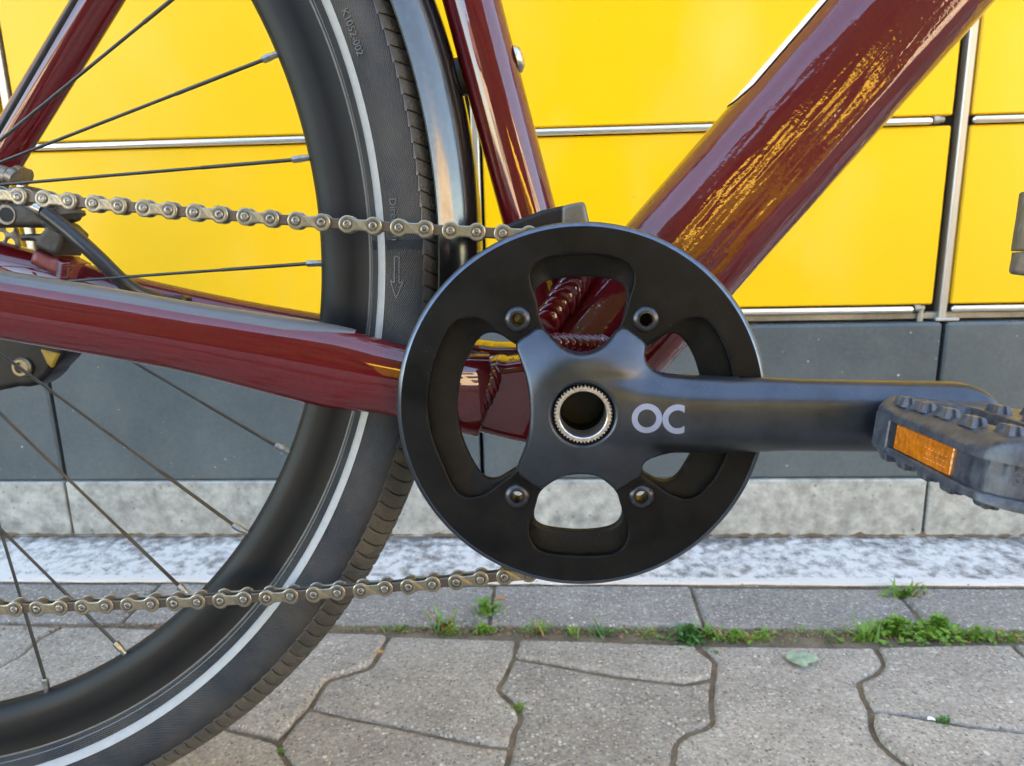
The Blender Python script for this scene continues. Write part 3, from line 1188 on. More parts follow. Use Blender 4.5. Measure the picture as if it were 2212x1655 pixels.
s.add([(4.4, -.04, 1.25), (5.15, -.12, 1.25), (4.6, -.12, 2.1), (3.8, -.03, 2.1), (3.8, .015, 1.25)], [(0, 1, 2, 3), (0, 3, 4)])
s.bbox((3.2, -.05, 1.3), (4.2, .012, 2.1), .01)
s.build('window', M['glass'], van, smooth=False)
for x in (.8, 4.5):
    s = MB()
    s.cyl((x, -.2, .34), (x, .02, .34), .34, n=32)
    fix_normals(s.build('wheel', M['rubber'], van))
hd = MB()  # dark tree mass added behind the camera to darken the reflections
for _ in range(1100):
    x = rng.uniform(-8.0, 8.5)
    z = rng.uniform(0.2, 10.5)
    y = rng.uniform(-15, -12.5)
    r = rng.uniform(.4, 1.0)
    hd.bbox((x - r, y - r, max(z - r, 0.01)), (x + r, y + r, z + r), r * .5)
tag(hd.build('hedge', M['hedge'], None), 'tall dark green hedge of trees added across the street, seen only in reflections', 'hedge')

# ------------------------------------------------------------------ the bicycle
B0 = np.array([WC[0], YC, WC[1] - TYRE_R])
bike = bpy.data.objects.new('bicycle', None)
C.objects.link(bike)
tag(bike, 'maroon bicycle with black crank, chain and rear wheel, leaning in front of the yellow locker', 'bicycle')
_o = CAM + BX * B0[0] + BY * B0[1] + BZ * B0[2]
bm_ = Matrix.Identity(4)
for i in range(3):
    bm_[i][0], bm_[i][1], bm_[i][2], bm_[i][3] = BX[i], BY[i], BZ[i], _o[i]
bike.matrix_world = bm_


def part(name, V, Fc, m, parent=None, **k):
    return fix_normals(mesh_obj(name, V, Fc, m, parent or bike, off=B0, **k))


def group_empty(name, loc=None):
    e = bpy.data.objects.new(name, None)
    C.objects.link(e)
    e.parent = bike
    return e


def lerp(a, b, t):
    return np.asarray(a) + (np.asarray(b) - np.asarray(a)) * t


HUB = BP([(1257.5, 893)], .362)[0]       # crank axle in the bicycle plane
GC = (BP([(858, 871)], .372)[0] + BP([(1657, 871)], .372)[0]) / 2
GR = (BP([(1657, 871)], .372)[0, 0] - BP([(858, 871)], .372)[0, 0]) / 2
gz = BP([(1257, 478), (1257, 1265)], .372)[:, 1]
GC = np.array([GC[0], gz.mean()])
GR = (GR + (gz[0] - gz[1]) / 2) / 2

# ---- rear wheel
wheel = group_empty('rear_wheel')
YW_ = YC
sec_in = [(.417, .3162), (.4166, .3150), (.4170, .3142), (.4172, .3050), (.4182, .2960), (.4205, .2895), (.4240, .2862), (YC, .2852)]
sec = sec_in + [(2 * YC - y, r) for y, r in sec_in[::-1][1:]]
V, Fc, U = lathe(sec, WC, 0, 2 * math.pi, 420)
part('rim', V, Fc, M['rim'], wheel, sharp=60)
V, Fc, U = lathe([(.41695, .31655), (.4164, .3158), (.4166, .3148), (.4171, .3143)], WC, 0, 2 * math.pi, 420)
part('rim_edge', V, Fc, M['rim_edge'], wheel)


def tyre_sec():
    half = [(.4172, .3155), (.4150, .3162), (.4118, .3180), (.4080, .3209), (.4052, .3240), (.4034, .3272), (.4019, .3315), (.4013, .3365), (.4018, .3415), (.4032, .3455), (.4068, .3500), (.4120, .3540), (.4190, .3570), (YC, .3580)]
    c = catmull(half, 4, closed=False)
    return c


ts = tyre_sec()
full = [tuple(q) for q in ts] + [(2 * YC - q[0], q[1]) for q in ts[::-1][1:]]
V, Fc, U = lathe(full, WC, 0, 2 * math.pi, 420)
part('tyre', V, Fc, M['tyre'], wheel, sharp=80, uvs=U)
# bead line moulded next to the rim and a thin moulded ring
for r_, w_2 in ((.3174, .0004),):
    yy = np.interp(r_, ts[:, 1], ts[:, 0])
    V, Fc, U = lathe([(yy, r_ - w_2), (yy - w_2 * .8, r_), (yy - .0002, r_ + w_2)], WC, 0, 2 * math.pi, 420)
    part('moulded_ring', V, Fc, M['emboss'], wheel)


def side_pt(th, r, lift=0.0):
    y = float(np.interp(r, ts[:, 1], ts[:, 0])) - lift
    return (WC[0] + r * math.cos(th), y, WC[1] + r * math.sin(th))


rs = np.linspace(.3217, .3262, 5)
secs = [(float(np.interp(r, ts[:, 1], ts[:, 0])) - .00025, r) for r in rs]
secs = [(secs[0][0] + .0004, rs[0] - .0001)] + secs + [(secs[-1][0] + .0004, rs[-1] + .0001)]
V, Fc, U = lathe(secs, WC, 0, 2 * math.pi, 420)
part('reflective_stripe', V, Fc, M['stripe'], wheel)

# shoulder ribbon with a saw-tooth edge and tread blocks
SH = .3462


def sec_at(s):
    """s from 0 (shoulder) to 1 (crown): point of the tread surface"""
    y0 = np.interp(SH, ts[:, 1], ts[:, 0])
    a = [(y0, SH), (.4070, .3508), (.4120, .3545), (.4190, .3576), (YC, .3586)]
    a = np.array(a)
    L = np.concatenate([[0], np.cumsum(np.linalg.norm(np.diff(a, axis=0), axis=1))])
    L /= L[-1]
    return np.interp(s, L, a[:, 0]), np.interp(s, L, a[:, 1])


def block(th0, dth, s0, s1, sh0, sh1, height, g=0.06, mirror=False, n=6, bow=0.25):
    """a tread block between th0 and th0+dth, leaning over by (sh0..sh1)*dth between s0 and s1"""
    V = []
    for k in range(n + 1):
        t = k / n
        s = s0 + (s1 - s0) * t
        y, r = sec_at(s)
        y2, r2 = sec_at(min(s + .02, 1))
        y1, r1 = sec_at(max(s - .02, 0))
        ty, tr = y2 - y1, r2 - r1
        nn = math.hypot(ty, tr) + 1e-9
        ny, nr = -tr / nn, ty / nn
        if nr < 0:
            ny, nr = -ny, -nr
        shf = sh0 + (sh1 - sh0) * (t + bow * math.sin(math.pi * t))
        for a, hh in ((g, -.0008), (g + .03, height * .75), (g + .09, height), (.5, height * 1.03), (1 - g - .09, height), (1 - g - .03, height * .75), (1 - g, -.0008)):
            e = 1.0
            if k in (0, n):
                hh2 = -.0008 if hh < 0 else hh * .55
            else:
                hh2 = hh
            th = th0 + dth * (a + shf)
            yy = y + ny * hh2
            rr = r + nr * hh2
            if mirror:
                yy = 2 * YC - yy
            V.append((WC[0] + rr * math.cos(th), yy, WC[1] + rr * math.sin(th)))
    m = 7
    Fc = []
    for k in range(n):
        for j in range(m - 1):
            Fc.append((k * m + j, k * m + j + 1, (k + 1) * m + j + 1, (k + 1) * m + j))
    Fc += [tuple(range(m)), tuple(range(n * m, (n + 1) * m))[::-1]]
    return V, Fc


NB = 270
dth = 2 * math.pi / NB
k0, k1 = int(R_(-100) / dth), int(R_(30) / dth)
for k in range(k0, k1):
    V, Fc = block(k * dth, dth, .0, .68, .1, -.50, .0010, g=.03, bow=.28)
    part('tread_block', V, Fc, M['tread'], wheel, sharp=40)
    V, Fc = block(k * dth - dth * .30, dth, .70, .94, -.02, -.22, .0010, g=.07, n=3, bow=0)
    part('tread_block', V, Fc, M['tread'], wheel, sharp=40)
for k in range(k0, int(R_(-20) / dth)):
    V, Fc = block(k * dth, dth, .02, .66, .1, -.42, .0019, g=.05, mirror=True, n=4)
    part('tread_block', V, Fc, M['tread'], wheel, sharp=40)
# thin raised lip along the shoulder, stepping in a saw tooth
V, Fc = [], []
for k in range(int(k0), int(k1)):
    for t, rr0, rr1 in ((0.03, .3455, .3466), (.10, .3457, .3468), (.55, .3461, .3472), (.97, .3464, .3475)):
        th = (k + t) * dth
        b = len(V)
        V += [side_pt(th, rr0, -.0004), side_pt(th, rr0, .0007), side_pt(th, rr1, .0007), side_pt(th, rr1, -.0004)]
        if t > .04:
            Fc += [(b - 4 + j, b - 3 + j, b + 1 + j, b + j) for j in range(3)]
part('shoulder_lip', V, Fc, M['emboss'], wheel)

# moulded lettering on the side wall
FONT = None


def text_mesh(txt, size, extrude):
    cu = bpy.data.curves.new('t', 'FONT')
    cu.body = txt
    cu.size = size
    cu.extrude = extrude
    cu.resolution_u = 3
    ob = bpy.data.objects.new('t', cu)
    C.objects.link(ob)
    bpy.context.view_layer.update()
    dg = bpy.context.evaluated_depsgraph_get()
    me = bpy.data.meshes.new_from_object(ob.evaluated_get(dg))
    v = np.array([tuple(x.co) for x in me.vertices])
    f = [tuple(p.vertices) for p in me.polygons]
    bpy.data.objects.remove(ob)
    bpy.data.meshes.remove(me)
    return v, f


def tyre_text(txt, size, th, r, name):
    v, f = text_mesh(txt, size, .00022)
    V = []
    for x, y, z in v:
        rr = r + y
        t = th - x / r
        V.append(side_pt(t, rr, z + .0003))
    part(name, V, f, M['emboss'], wheel, smooth=False)


def polar(p, d):
    q = BP([p], d)[0] - WC
    return math.hypot(*q), math.atan2(q[1], q[0])


r_, t_ = polar(tuple(cr(900, 0, 2.207, [(835, 85)])[0]), .4016)
tyre_text('K1052-002', .0052, t_, r_, 'moulded_text')
r_, t_ = polar(tuple(cr(900, 650, 2.207, [(1232, 205)])[0]), .4016)
tyre_text('Direction', .0056, t_, r_, 'moulded_text')
# direction arrow
V, Fc = [], []


def strip2d(pts, r0, th0, w=.0003):
    for (a0, b0), (a1, b1) in zip(pts[:-1], pts[1:]):
        d = np.array([a1 - a0, b1 - b0])
        d /= np.linalg.norm(d)
        nx, ny = -d[1] * w, d[0] * w
        b = len(V)
        for (a, c), s in (((a0, b0), 1), ((a0, b0), -1), ((a1, b1), -1), ((a1, b1), 1)):
            V.append(side_pt(th0 - (a + nx * s) / r0, r0 + c + ny * s, .0005))
        Fc.append((b, b + 1, b + 2, b + 3))


r_, t_ = polar(tuple(cr(900, 650, 2.207, [(1298, 690)])[0]), .4016)
strip2d([(0, -.0013), (0, .0013), (.0135, .0013), (.0125, .0035), (.0215, 0), (.0125, -.0035), (.0135, -.0013), (0, -.0013)], r_, t_)
part('moulded_arrow', V, Fc, M['emboss'], wheel, smooth=False)

# ---- spokes and nipples, laid along their lines in the photograph
spk = [((0, 302.8), (370.6, 0), None, 0), ((0, 351), (566, 130.5), (597, 118), 1), ((0, 399.4), (630.7, 345.8), (666, 340.6), 0),
       ((156.6, 606.7), (662, 570), (694.6, 568.9), 1), ((324.5, 803.5), (594.3, 962), (625, 975), 1), ((0, 763.4), (503, 1133.5), (532, 1150), 0),
       ((0, 893), (385, 1264), (402, 1280), 0), ((0, 1141.5), (248, 1387.6), (270, 1411), 0), ((0, 1141), (96.6, 1465.9), (102, 1491.5), 0)]
for a, b, tip, side in spk:
    a = np.array(a)
    b = np.array(b)
    yr, yh = .4255, (.408 if side == 0 else .445)
    if tip is None:          # carry the line on to the rim, above the picture
        dirp = (b - a) / np.linalg.norm(b - a)
        for s in range(0, 900, 4):
            q = BP([b + dirp * s], yr)[0]
            if np.hypot(*(q - WC)) > .2862:
                break
        tip_ = b + dirp * s
        b2 = b + dirp * (s - 34)
        tip3, b3 = B3([tip_], yr)[0], B3([b2], yr - .0005)[0]
    else:
        tip3, b3 = B3([tip], yr)[0], B3([b], yr - .0005)[0]
    dirp = (a - b) / np.linalg.norm(a - b)
    best = None
    for s in range(0, 1400, 5):
        q = BP([a + dirp * s], yh)[0]
        rr = abs(np.hypot(*(q - WC)) - .024)
        if best is None or rr < best[0]:
            best = (rr, s)
    far = a + dirp * best[1]
    # the spoke is straight in space: its hub end is where the picture line meets the hub flange plane
    h3 = B3([far], yh)[0]
    s = MB()
    s.cyl(h3, b3, .00088, n=10)
    s.cyl(b3, lerp(h3, b3, .82), .00105, n=10)
    fix_normals(s.build('spoke', M['spoke'], wheel, off=B0))
    ax = (tip3 - b3) / np.linalg.norm(tip3 - b3)
    L = np.linalg.norm(tip3 - b3)
    s = MB()
    s.cyl(b3, b3 + ax * .0006, .0013, .0019, n=6)
    s.cyl(b3 + ax * .0006, b3 + ax * L * .62, .0020, n=6)
    s.cyl(b3 + ax * L * .62, b3 + ax * (L + .003), .0017, .0018, n=12)
    fix_normals(s.build('nipple', M['nipple'], wheel, off=B0, sharp=30))
# hub
s = MB()
s.cyl((WC[0], .395, WC[1]), (WC[0], .461, WC[1]), .016, n=32)
s.cyl((WC[0], .405, WC[1]), (WC[0], .410, WC[1]), .028, n=32)
s.cyl((WC[0], .446, WC[1]), (WC[0], .450, WC[1]), .028, n=32)
fix_normals(s.build('hub', M['dust_metal'], wheel, off=B0))

# ---- brake rotor: steel ring with rows of holes on the far side of the wheel
DR = .474


def DD(pts):
    return [tuple(q) for q in cr(0, 760, 5.5175, pts)]


rot_edge = BP(DD([(300, 680), (470, 1010), (500, 1400)]), DR)
rot_c = WC.copy()
rot_R = np.hypot(*(rot_edge - rot_c).T).mean()
holes = BP(DD([(175, 520), (205, 840), (60, 1010), (310, 1010), (195, 1215), (270, 1380), (0, 700)]), DR)


def rotF(X, Z):
    r = np.hypot(X - rot_c[0], Z - rot_c[1])
    f = np.minimum(rot_R - r, r - (rot_R - .030))
    for hx, hz in holes:
        f = np.minimum(f, np.hypot(X - hx, Z - hz) - .0031)
    return f


V, Fc = field_solid(rotF, rot_c[0] + .02, rot_c[0] + rot_R + .002, rot_c[1] - rot_R * .8, rot_c[1] + rot_R * .8, .0009,
                    lambda x, z, f: DR + np.maximum(0, .0005 - f) * .5, DR + .0018)
part('brake_rotor', V, Fc, M['rotor'], wheel)

# ---- mudguard: an arched strip over the tyre
ac, ar = (YC, .3465), .0285
sec = []
for t in np.linspace(R_(178), R_(90), 22):
    sec.append((ac[0] + ar * math.cos(t) * 1.0, ac[1] + ar * math.sin(t)))
half = [(.4000, .3553)] + [(y, r) for y, r in sec if r > .3560]
secf = half + [(2 * YC - y, r) for y, r in half[::-1][1:]]
th_ = .0009
inner = [(y + (.0009 if y < YC - .02 else 0) - (.0009 if y > YC + .02 else 0), r - th_) for y, r in secf]
V, Fc, U = lathe(secf + inner[::-1], WC, R_(-8), R_(75), 110, close=True)
part('mudguard', V, Fc, M['fender'], bike, sharp=50)


# ---- frame tubes
def circ_tube(name, e_left, e_right, d, ext0=0, ext1=0, m='maroon', prof=None, rv=None, extra_r=1.0):
    """tube whose two picture edges are given as two points each, lying in depth d"""
    l = BP(e_left, d)
    r = BP(e_right, d)
    p0, p1 = (l[0] + r[0]) / 2, (l[1] + r[1]) / 2
    ax = (p1 - p0) / np.linalg.norm(p1 - p0)
    nrm = np.array([-ax[1], ax[0]])
    w0 = abs(np.dot(l[0] - r[0], nrm)) / 2
    w1 = abs(np.dot(l[1] - r[1], nrm)) / 2
    L = np.linalg.norm(p1 - p0)
    q0 = p0 - ax * ext0
    q1 = p1 + ax * ext1
    wa = w0 + (w1 - w0) * (-ext0 / L)
    wb = w0 + (w1 - w0) * (1 + ext1 / L)
    n = 8
    path = [(*lerp(q0, q1, k / n),) for k in range(n + 1)]
    path = [(x, YC, z) for x, z in path]
    rad = [(lerp(wa, wb, k / n) * extra_r, (rv or lerp(wa, wb, k / n)) * 1.0) for k in range(n + 1)]
    V, Fc = tube(path, rad, prof, n=56)
    return part(name, V, Fc, M[m]), (q0, q1, wa, wb)


st_l = [(951.7, 0), (1069, 432)]
st_r = [(1084.5, 0), (1197.5, 432)]
seat, (sq0, sq1, swa, swb) = circ_tube('seat_tube', st_l, st_r, YC - .012, .12, .115)
seat['label'] = 'maroon seat tube with long sky reflections'


def dt_prof():
    h = [(-1, -.15), (-.985, .18), (-.90, .50), (-.70, .86), (-.60, .955), (-.565, .985), (-.52, 1.0), (-.40, 1.012), (0, 1.04), (.40, 1.0), (.70, .84), (.90, .55), (.985, .22), (1, -.15), (.93, -.5), (.7, -.85), (.3, -1.02), (-.3, -1.02), (-.7, -.85), (-.93, -.5)]
    return catmull(h, 6, True)


# down tube edges in the picture (upper left and lower right)
dt_a = [(1776, 0), (1381.6, 456.6)]
dt_b = [(2163.6, 0), (1728, 486.8)]
# place the two edge points opposite each other
A, B_ = BP(dt_a, YC - .012), BP(dt_b, YC - .012)
axd = (A[1] - A[0]) / np.linalg.norm(A[1] - A[0])
axb = (B_[1] - B_[0]) / np.linalg.norm(B_[1] - B_[0])
axm = (axd + axb) / 2
axm /= np.linalg.norm(axm)
nrm = np.array([-axm[1], axm[0]])


def edge_at(P, ax, t, o):
    # point of the edge line whose projection on axm from o is t
    k = (t - np.dot(P - o, axm)) / np.dot(ax, axm)
    return P + ax * k


o_ = A[0]
path, rad = [], []
HT = np.dot(HUB - o_, axm)
for t in np.linspace(-.16, HT - .006, 14):
    a = edge_at(A[0], axd, t, o_)
    b = edge_at(B_[0], axb, t, o_)
    c_ = (a + b) / 2
    w = abs(np.dot(a - b, nrm)) / 2
    path.append((c_[0], YC, c_[1]))
    rad.append((w, .0235 + .0015 * (w / .03)))
# sweep gives u = t x Y; find on which side u points so that the ridge ends up at the lower right
tt = np.array([axm[0], 0, axm[1]])
uu = np.cross(tt, [0, 1, 0])
lower_right = np.array([1, 0, -1.])
pr = dt_prof()
if np.dot(uu, lower_right) > 0:
    pr = np.stack([-pr[:, 0], pr[:, 1]], 1)
V, Fc = tube(path, rad, pr)
dtube = part('down_tube', V, Fc, M['maroon_streaky'], sharp=60)
dtube['label'] = 'thick maroon down tube with a ridge along its lower side'
DT_PATH, DT_RAD = path, rad

# sticker on the upper side of the down tube: a thin curved sheet that follows the tube
uu_up = -uu if np.dot(uu, lower_right) > 0 else uu
uu_up = uu_up / np.linalg.norm(uu_up)


def dt_surface(t_along, phi, lift):
    """t_along: metres from the top picture edge towards the crank; phi: angle from the upper-left side (0) towards the camera"""
    ts_ = np.linspace(-.16, HT - .006, 14)
    cx_ = np.interp(t_along, ts_, [p[0] for p in path])
    cz_ = np.interp(t_along, ts_, [p[2] for p in path])
    ru = np.interp(t_along, ts_, [r[0] for r in rad])
    rv_ = np.interp(t_along, ts_, [r[1] for r in rad])
    # profile radius in direction phi (u up = +1 side)
    P = dt_prof()
    ang = np.arctan2(P[:, 1], P[:, 0])
    order = np.argsort(ang)
    pu = np.interp(phi, ang[order], P[order, 0])
    pv = np.interp(phi, ang[order], P[order, 1])
    nl = math.hypot(pu, pv)
    return (cx_ + uu_up[0] * (pu * ru + pu / nl * lift), YC - pv * rv_ - pv / nl * lift, cz_ + uu_up[2] * (pu * ru + pu / nl * lift))


tip_t = np.dot(BP([(1587, 218)], YC - .012)[0] - o_, axm)
for nm, mk, lift, ph0, ph1, t1 in (('sticker_border', 'sticker_dark', .0003, -1.2, .462, tip_t), ('sticker', 'sticker', .00055, -1.18, .435, tip_t - .0004)):
    V, Fc = [], []
    nt_, np_ = 30, 18
    for i in range(nt_ + 1):
        for j in range(np_ + 1):
            ph = ph0 + (ph1 - ph0) * j / np_
            tcut = t1 - .012 * (max(0, (j / np_ - .75)) / .25) ** 2.5     # rounded lower corner
            V.append(dt_surface(-.10 + (tcut + .10) * i / nt_, ph, lift))
    for i in range(nt_):
        for j in range(np_):
            a = i * (np_ + 1) + j
            Fc.append((a, a + 1, a + np_ + 2, a + np_ + 1))
    part(nm, V, Fc, M[mk], dtube, sharp=80)

# chainstay on the chain side
cs_top = [(-420, 519), (0, 588), (380, 652), (758.6, 723), (875.9, 747.6), (960, 765)]
cs_bot = [(-420, 668), (0, 738), (365.4, 802.4), (656, 867.3), (806.5, 893.5), (890, 915)]
cs_d = [.362, .372, .378, .386, .389, .392]
path, rad = [], []
for a, b, d in zip(cs_top, cs_bot, cs_d):
    p = (B3([a], d)[0] + B3([b], d)[0]) / 2
    p[1] = d + .004
    w = np.linalg.norm(B3([a], d)[0] - B3([b], d)[0]) / 2 * .97
    path.append(p)
    rad.append((w, .0115))
# carry it on into the yoke in front of the bottom bracket
path.append(np.array([HUB[0] - .052, .4035, HUB[1] + .002]))
rad.append((.0225, .0095))
P = catmull(path, 6, False)
Rr = catmull(rad, 6, False)
V, Fc = tube(P, [tuple(r) for r in Rr], [(np.sign(math.cos(t)) * abs(math.cos(t)) ** .85, np.sign(math.sin(t)) * abs(math.sin(t)) ** .9) for t in np.linspace(0, 2 * math.pi, 48, endpoint=False)])
cstay = part('chainstay', V, Fc, M['maroon_wavy'], sharp=60)
CSP, CSR = P, Rr
# protector strip glued along its top
V, Fc = [], []
n0 = 0
Ltot = len(P)
end_pix = BP([(748, 716)], .386)[0, 0]
npf = 12
rows_ = []
for i in range(Ltot * 4 - 3):
    f = i / 4
    i0 = int(f)
    t = f - i0
    c_ = lerp(P[i0], P[min(i0 + 1, Ltot - 1)], t)
    r = lerp(Rr[i0], Rr[min(i0 + 1, Ltot - 1)], t)
    if c_[0] > end_pix:
        break
    tg = P[min(i0 + 1, Ltot - 1)] - P[max(i0 - 1, 0)]
    tg /= np.linalg.norm(tg)
    up = np.cross(tg, [0, 1, 0])
    up /= np.linalg.norm(up)
    if up[2] < 0:
        up = -up
    lim = (end_pix - c_[0]) / .035
    k = min(1, max(0.0, lim)) ** .35
    rows_.append((c_, r, up, k))
for c_, r, up, k in rows_:
    for j in range(npf + 1):
        a = lerp(R_(41), R_(150), j / npf) if k >= 1 else lerp(R_(90 - 49 * k), R_(90 + 60 * k), j / npf)
        lift = .0013 * math.sin(math.pi * min(1, max(0, j / npf))) ** .35
        q = c_ + up * (r[0] * math.sin(a) + lift * math.sin(a)) + np.array([0, -1, 0]) * (r[1] + lift) * math.cos(a)
        V.append(q)
nr = len(rows_)
m = npf + 1
for i in range(nr - 1):
    for j in range(npf):
        Fc.append((i * m + j, i * m + j + 1, (i + 1) * m + j + 1, (i + 1) * m + j))
ps = part('chainstay_protector', V, Fc, M['strip'], cstay, sharp=70)
ps['label'] = 'grey rubber protector strip along the top of the chainstay'

# chainstay on the far side, seen through the wheel
fs_top = [(-200, 470), (153, 562.6), (287, 598), (518.4, 648), (690.7, 678.5), (900, 718)]
path, rad = [], []
for k, a in enumerate(fs_top):
    d = .470 - .002 * k
    p = B3([a], d)[0]
    path.append(p + np.array([0, 0, -.0165]))
    rad.append((.0165, .012))
path.append(np.array([HUB[0] - .05, .452, HUB[1] + .002]))
rad.append((.018, .010))
V, Fc = tube(catmull(path, 5, False), [tuple(r) for r in catmull(rad, 5, False)], None, n=32)
part('chainstay', V, Fc, M['maroon'], sharp=60)
# cable clip on it
s = MB()
p = B3([(377, 592 + 10)], .455)[0]
cc = BP(cr(0, 650, 2.207, [(1385, 1010), (1560, 1055)]), .452)
s.bbox((cc[0, 0], .447, cc[1, 1] - .004), (cc[1, 0], .458, cc[0, 1]), .0018)
s.build('cable_clip', M['hose'], bike, off=B0)

# seat stay on the far side with the brake hose strapped to it
a0, a1 = BP([(215, -2), (5, 306)], .462)
ax = (a1 - a0) / np.linalg.norm(a1 - a0)
p0 = a0 - ax * .12
p1 = a1 + ax * .012
V, Fc = tube([(*lerp(p0, p1, t),) for t in np.linspace(0, 1, 8)] and [(lerp(p0, p1, t)[0], lerp(.452, .470, t), lerp(p0, p1, t)[1]) for t in np.linspace(0, 1, 8)],
             [(.0125, .009)] * 8, None, n=32)
part('seatstay', V, Fc, M['maroon'], sharp=60)
h0, h1 = BP([(166, 0), (0, 285)], .448)
axh = (h1 - h0) / np.linalg.norm(h1 - h0)
hp = [(h0 - axh * .1), h0, lerp(h0, h1, .5), h1, h1 + axh * .03]
V, Fc = tube([(q[0], .4465, q[1]) for q in catmull(hp, 4, False)], [(.0015, .0015)] * (4 * 4 + 1), None, n=12)
part('brake_hose', V, Fc, M['hose'], sharp=60)

# ---- bottom bracket, yoke and weld beads seen through the chainring
s = MB()
s.cyl((HUB[0], .392, HUB[1]), (HUB[0], .464, HUB[1]), .0235, n=48)
s.cyl((HUB[0], .3875, HUB[1]), (HUB[0], .392, HUB[1]), .0205, n=48)
fix_normals(s.build('bottom_bracket_shell', M['maroon'], bike, off=B0))


def CW(pts):      # points measured in the crop of the left chainring window
    return [tuple(q) for q in cr(1650, 1200, 3.31, pts)]


def slab(name, outline_px, d, depth, m, bevel=.002, h=.0009, parent=None, extra=None, smooth_n=0):
    O = BP(outline_px, d)
    if smooth_n:
        O = catmull(O, smooth_n)

    def Ff(X, Z):
        return sdf_poly(O, X, Z)

    def yf(x, z, f):
        b = np.clip(f / bevel, 0, 1)
        y = d + bevel * (1 - np.sqrt(np.maximum(0, 1 - (1 - b) ** 2)))
        if extra is not None:
            y = y + extra(x, z)
        return y
    lo, hi = O.min(0), O.max(0)
    V, Fc = field_solid(Ff, lo[0] - h * 2, hi[0] + h * 2, lo[1] - h * 2, hi[1] + h * 2, h, yf, d + depth)
    return part(name, V, Fc, m, parent, sharp=40)


yoke_px = CW([(250, 500), (420, 505), (560, 520), (640, 515), (700, 500), (820, 520), (1010, 490), (1400, 520), (1500, 900), (1450, 1560), (1080, 1560), (860, 1515), (600, 1450), (400, 1400), (100, 1330)])
slab('bottom_bracket_yoke', yoke_px, .4005, .055, M['maroon_wavy'], .006)
# recessed socket between the two stays (top of the yoke)
slab('yoke_bridge', CW([(380, 300), (660, 335), (940, 340), (1300, 380), (1300, 520), (820, 510), (560, 500), (330, 470)]), .436, .03, M['maroon'], .003)


def weld(name, pts_px, d, r, n, flat=.55, yoff=0, parent=None):
    P = BP(pts_px, d)
    P = catmull(P, 8, False)
    L = np.concatenate([[0], np.cumsum(np.linalg.norm(np.diff(P, axis=0), axis=1))])
    V, Fc = [], []
    for k in range(n):
        s_ = L[-1] * (k + .5) / n
        x, z = np.interp(s_, L, P[:, 0]), np.interp(s_, L, P[:, 1])
        x2, z2 = np.interp(min(s_ + .001, L[-1]), L, P[:, 0]), np.interp(min(s_ + .001, L[-1]), L, P[:, 1])
        x1, z1 = np.interp(max(s_ - .001, 0), L, P[:, 0]), np.interp(max(s_ - .001, 0), L, P[:, 1])
        t = np.array([x2 - x1, 0, z2 - z1])
        t /= np.linalg.norm(t) + 1e-12
        u = np.cross(t, [0, 1, 0])
        rr = r * (1 + rng.normal(0, .05))
        c = np.array([x, d + yoff + rng.normal(0, .0001), z])
        lean_ = t * .45 + np.array([0, -1, 0])
        lean_ /= np.linalg.norm(lean_)
        b = len(V)
        nu, nv = 14, 7
        tl = L[-1] / n * 1.35
        for i in range(nv + 1):
            a = math.pi * i / nv
            for j in range(nu):
                w = 2 * math.pi * j / nu
                q = c + u * rr * math.sin(a) * math.cos(w) + t * tl * math.sin(a) * math.sin(w) + lean_ * rr * flat * math.cos(a)
                q = q + t * (-(math.cos(w) * math.sin(a)) ** 2) * tl * .8      # crescent ripple
                V.append(q)
        for i in range(nv):
            for j in range(nu):
                Fc.append((b + i * nu + j, b + i * nu + (j + 1) % nu, b + (i + 1) * nu + (j + 1) % nu, b + (i + 1) * nu + j))
    return part(name, V, Fc, M['maroon'], parent, sharp=80)


weld('weld_bead', CW([(370, 1340), (440, 1150), (520, 960), (600, 790), (660, 620)]), .4000, .0064, 9, .5)
weld('weld_bead', CW([(350, 430), (480, 460), (620, 470)]), .4325, .0035, 8, .5)


def CV(pts):      # points measured in the crop of the upper chainring window
    return [tuple(q) for q in cr(1400, 750, 2.207, pts)]


weld('weld_bead', CV([(1440, 1010), (1530, 880), (1620, 760), (1700, 640), (1790, 540)]), .4065, .0080, 8, .55)
weld('weld_bead', CV([(1480, 1195), (1600, 1190), (1740, 1200), (1860, 1205), (1960, 1215)]), .4030, .0066, 8, .55)
# the shell top under that bead
slab('shell_gusset', CV([(1400, 1150), (1500, 1180), (1740, 1180), (1950, 1190), (2100, 1250), (2100, 1500), (1400, 1500)]), .404, .045, M['maroon'], .003)

# black chain guide at the foot of the seat tube
cg = slab('chain_guide', CV([(1090, 215), (1130, 190), (1250, 140), (1400, 82), (1560, 47), (1640, 30), (1640, 330), (1200, 330)]), .392, .050, M['plastic'], .0022)
slab('chain_guide_end', CV([(1560, 49), (1640, 28), (1722, 12), (1745, 20), (1757, 40), (1800, 230), (1800, 330), (1560, 330)]), .390, .045, M['plastic_clear'], .0020, parent=cg)

# rivet and rubber plug on the seat tube
s = MB()
rp = BP([(1117, 128)], YC)[0]
tdir = BP([(1169, 326)], YC)[0] - rp
tdir /= np.linalg.norm(tdir)
nd = np.array([-tdir[1], tdir[0]])
if nd[0] < 0:
    nd = -nd
prof_ = [(0, .0072), (.0016, .0070), (.0030, .0058), (.0040, .0035), (.0043, 0.0001)]


def dome(center, nd3, t3, prof, n=24, squash=1.0):
    w3 = np.cross(nd3, t3)
    V, Fc = [], []
    for h, r in prof:
        for k in range(n):
            a = 2 * math.pi * k / n
            V.append(center + nd3 * h + t3 * r * math.cos(a) + w3 * r * squash * math.sin(a))
    for i in range(len(prof) - 1):
        for k in range(n):
            Fc.append((i * n + k, i * n + (k + 1) % n, (i + 1) * n + (k + 1) % n, (i + 1) * n + k))
    return V, Fc


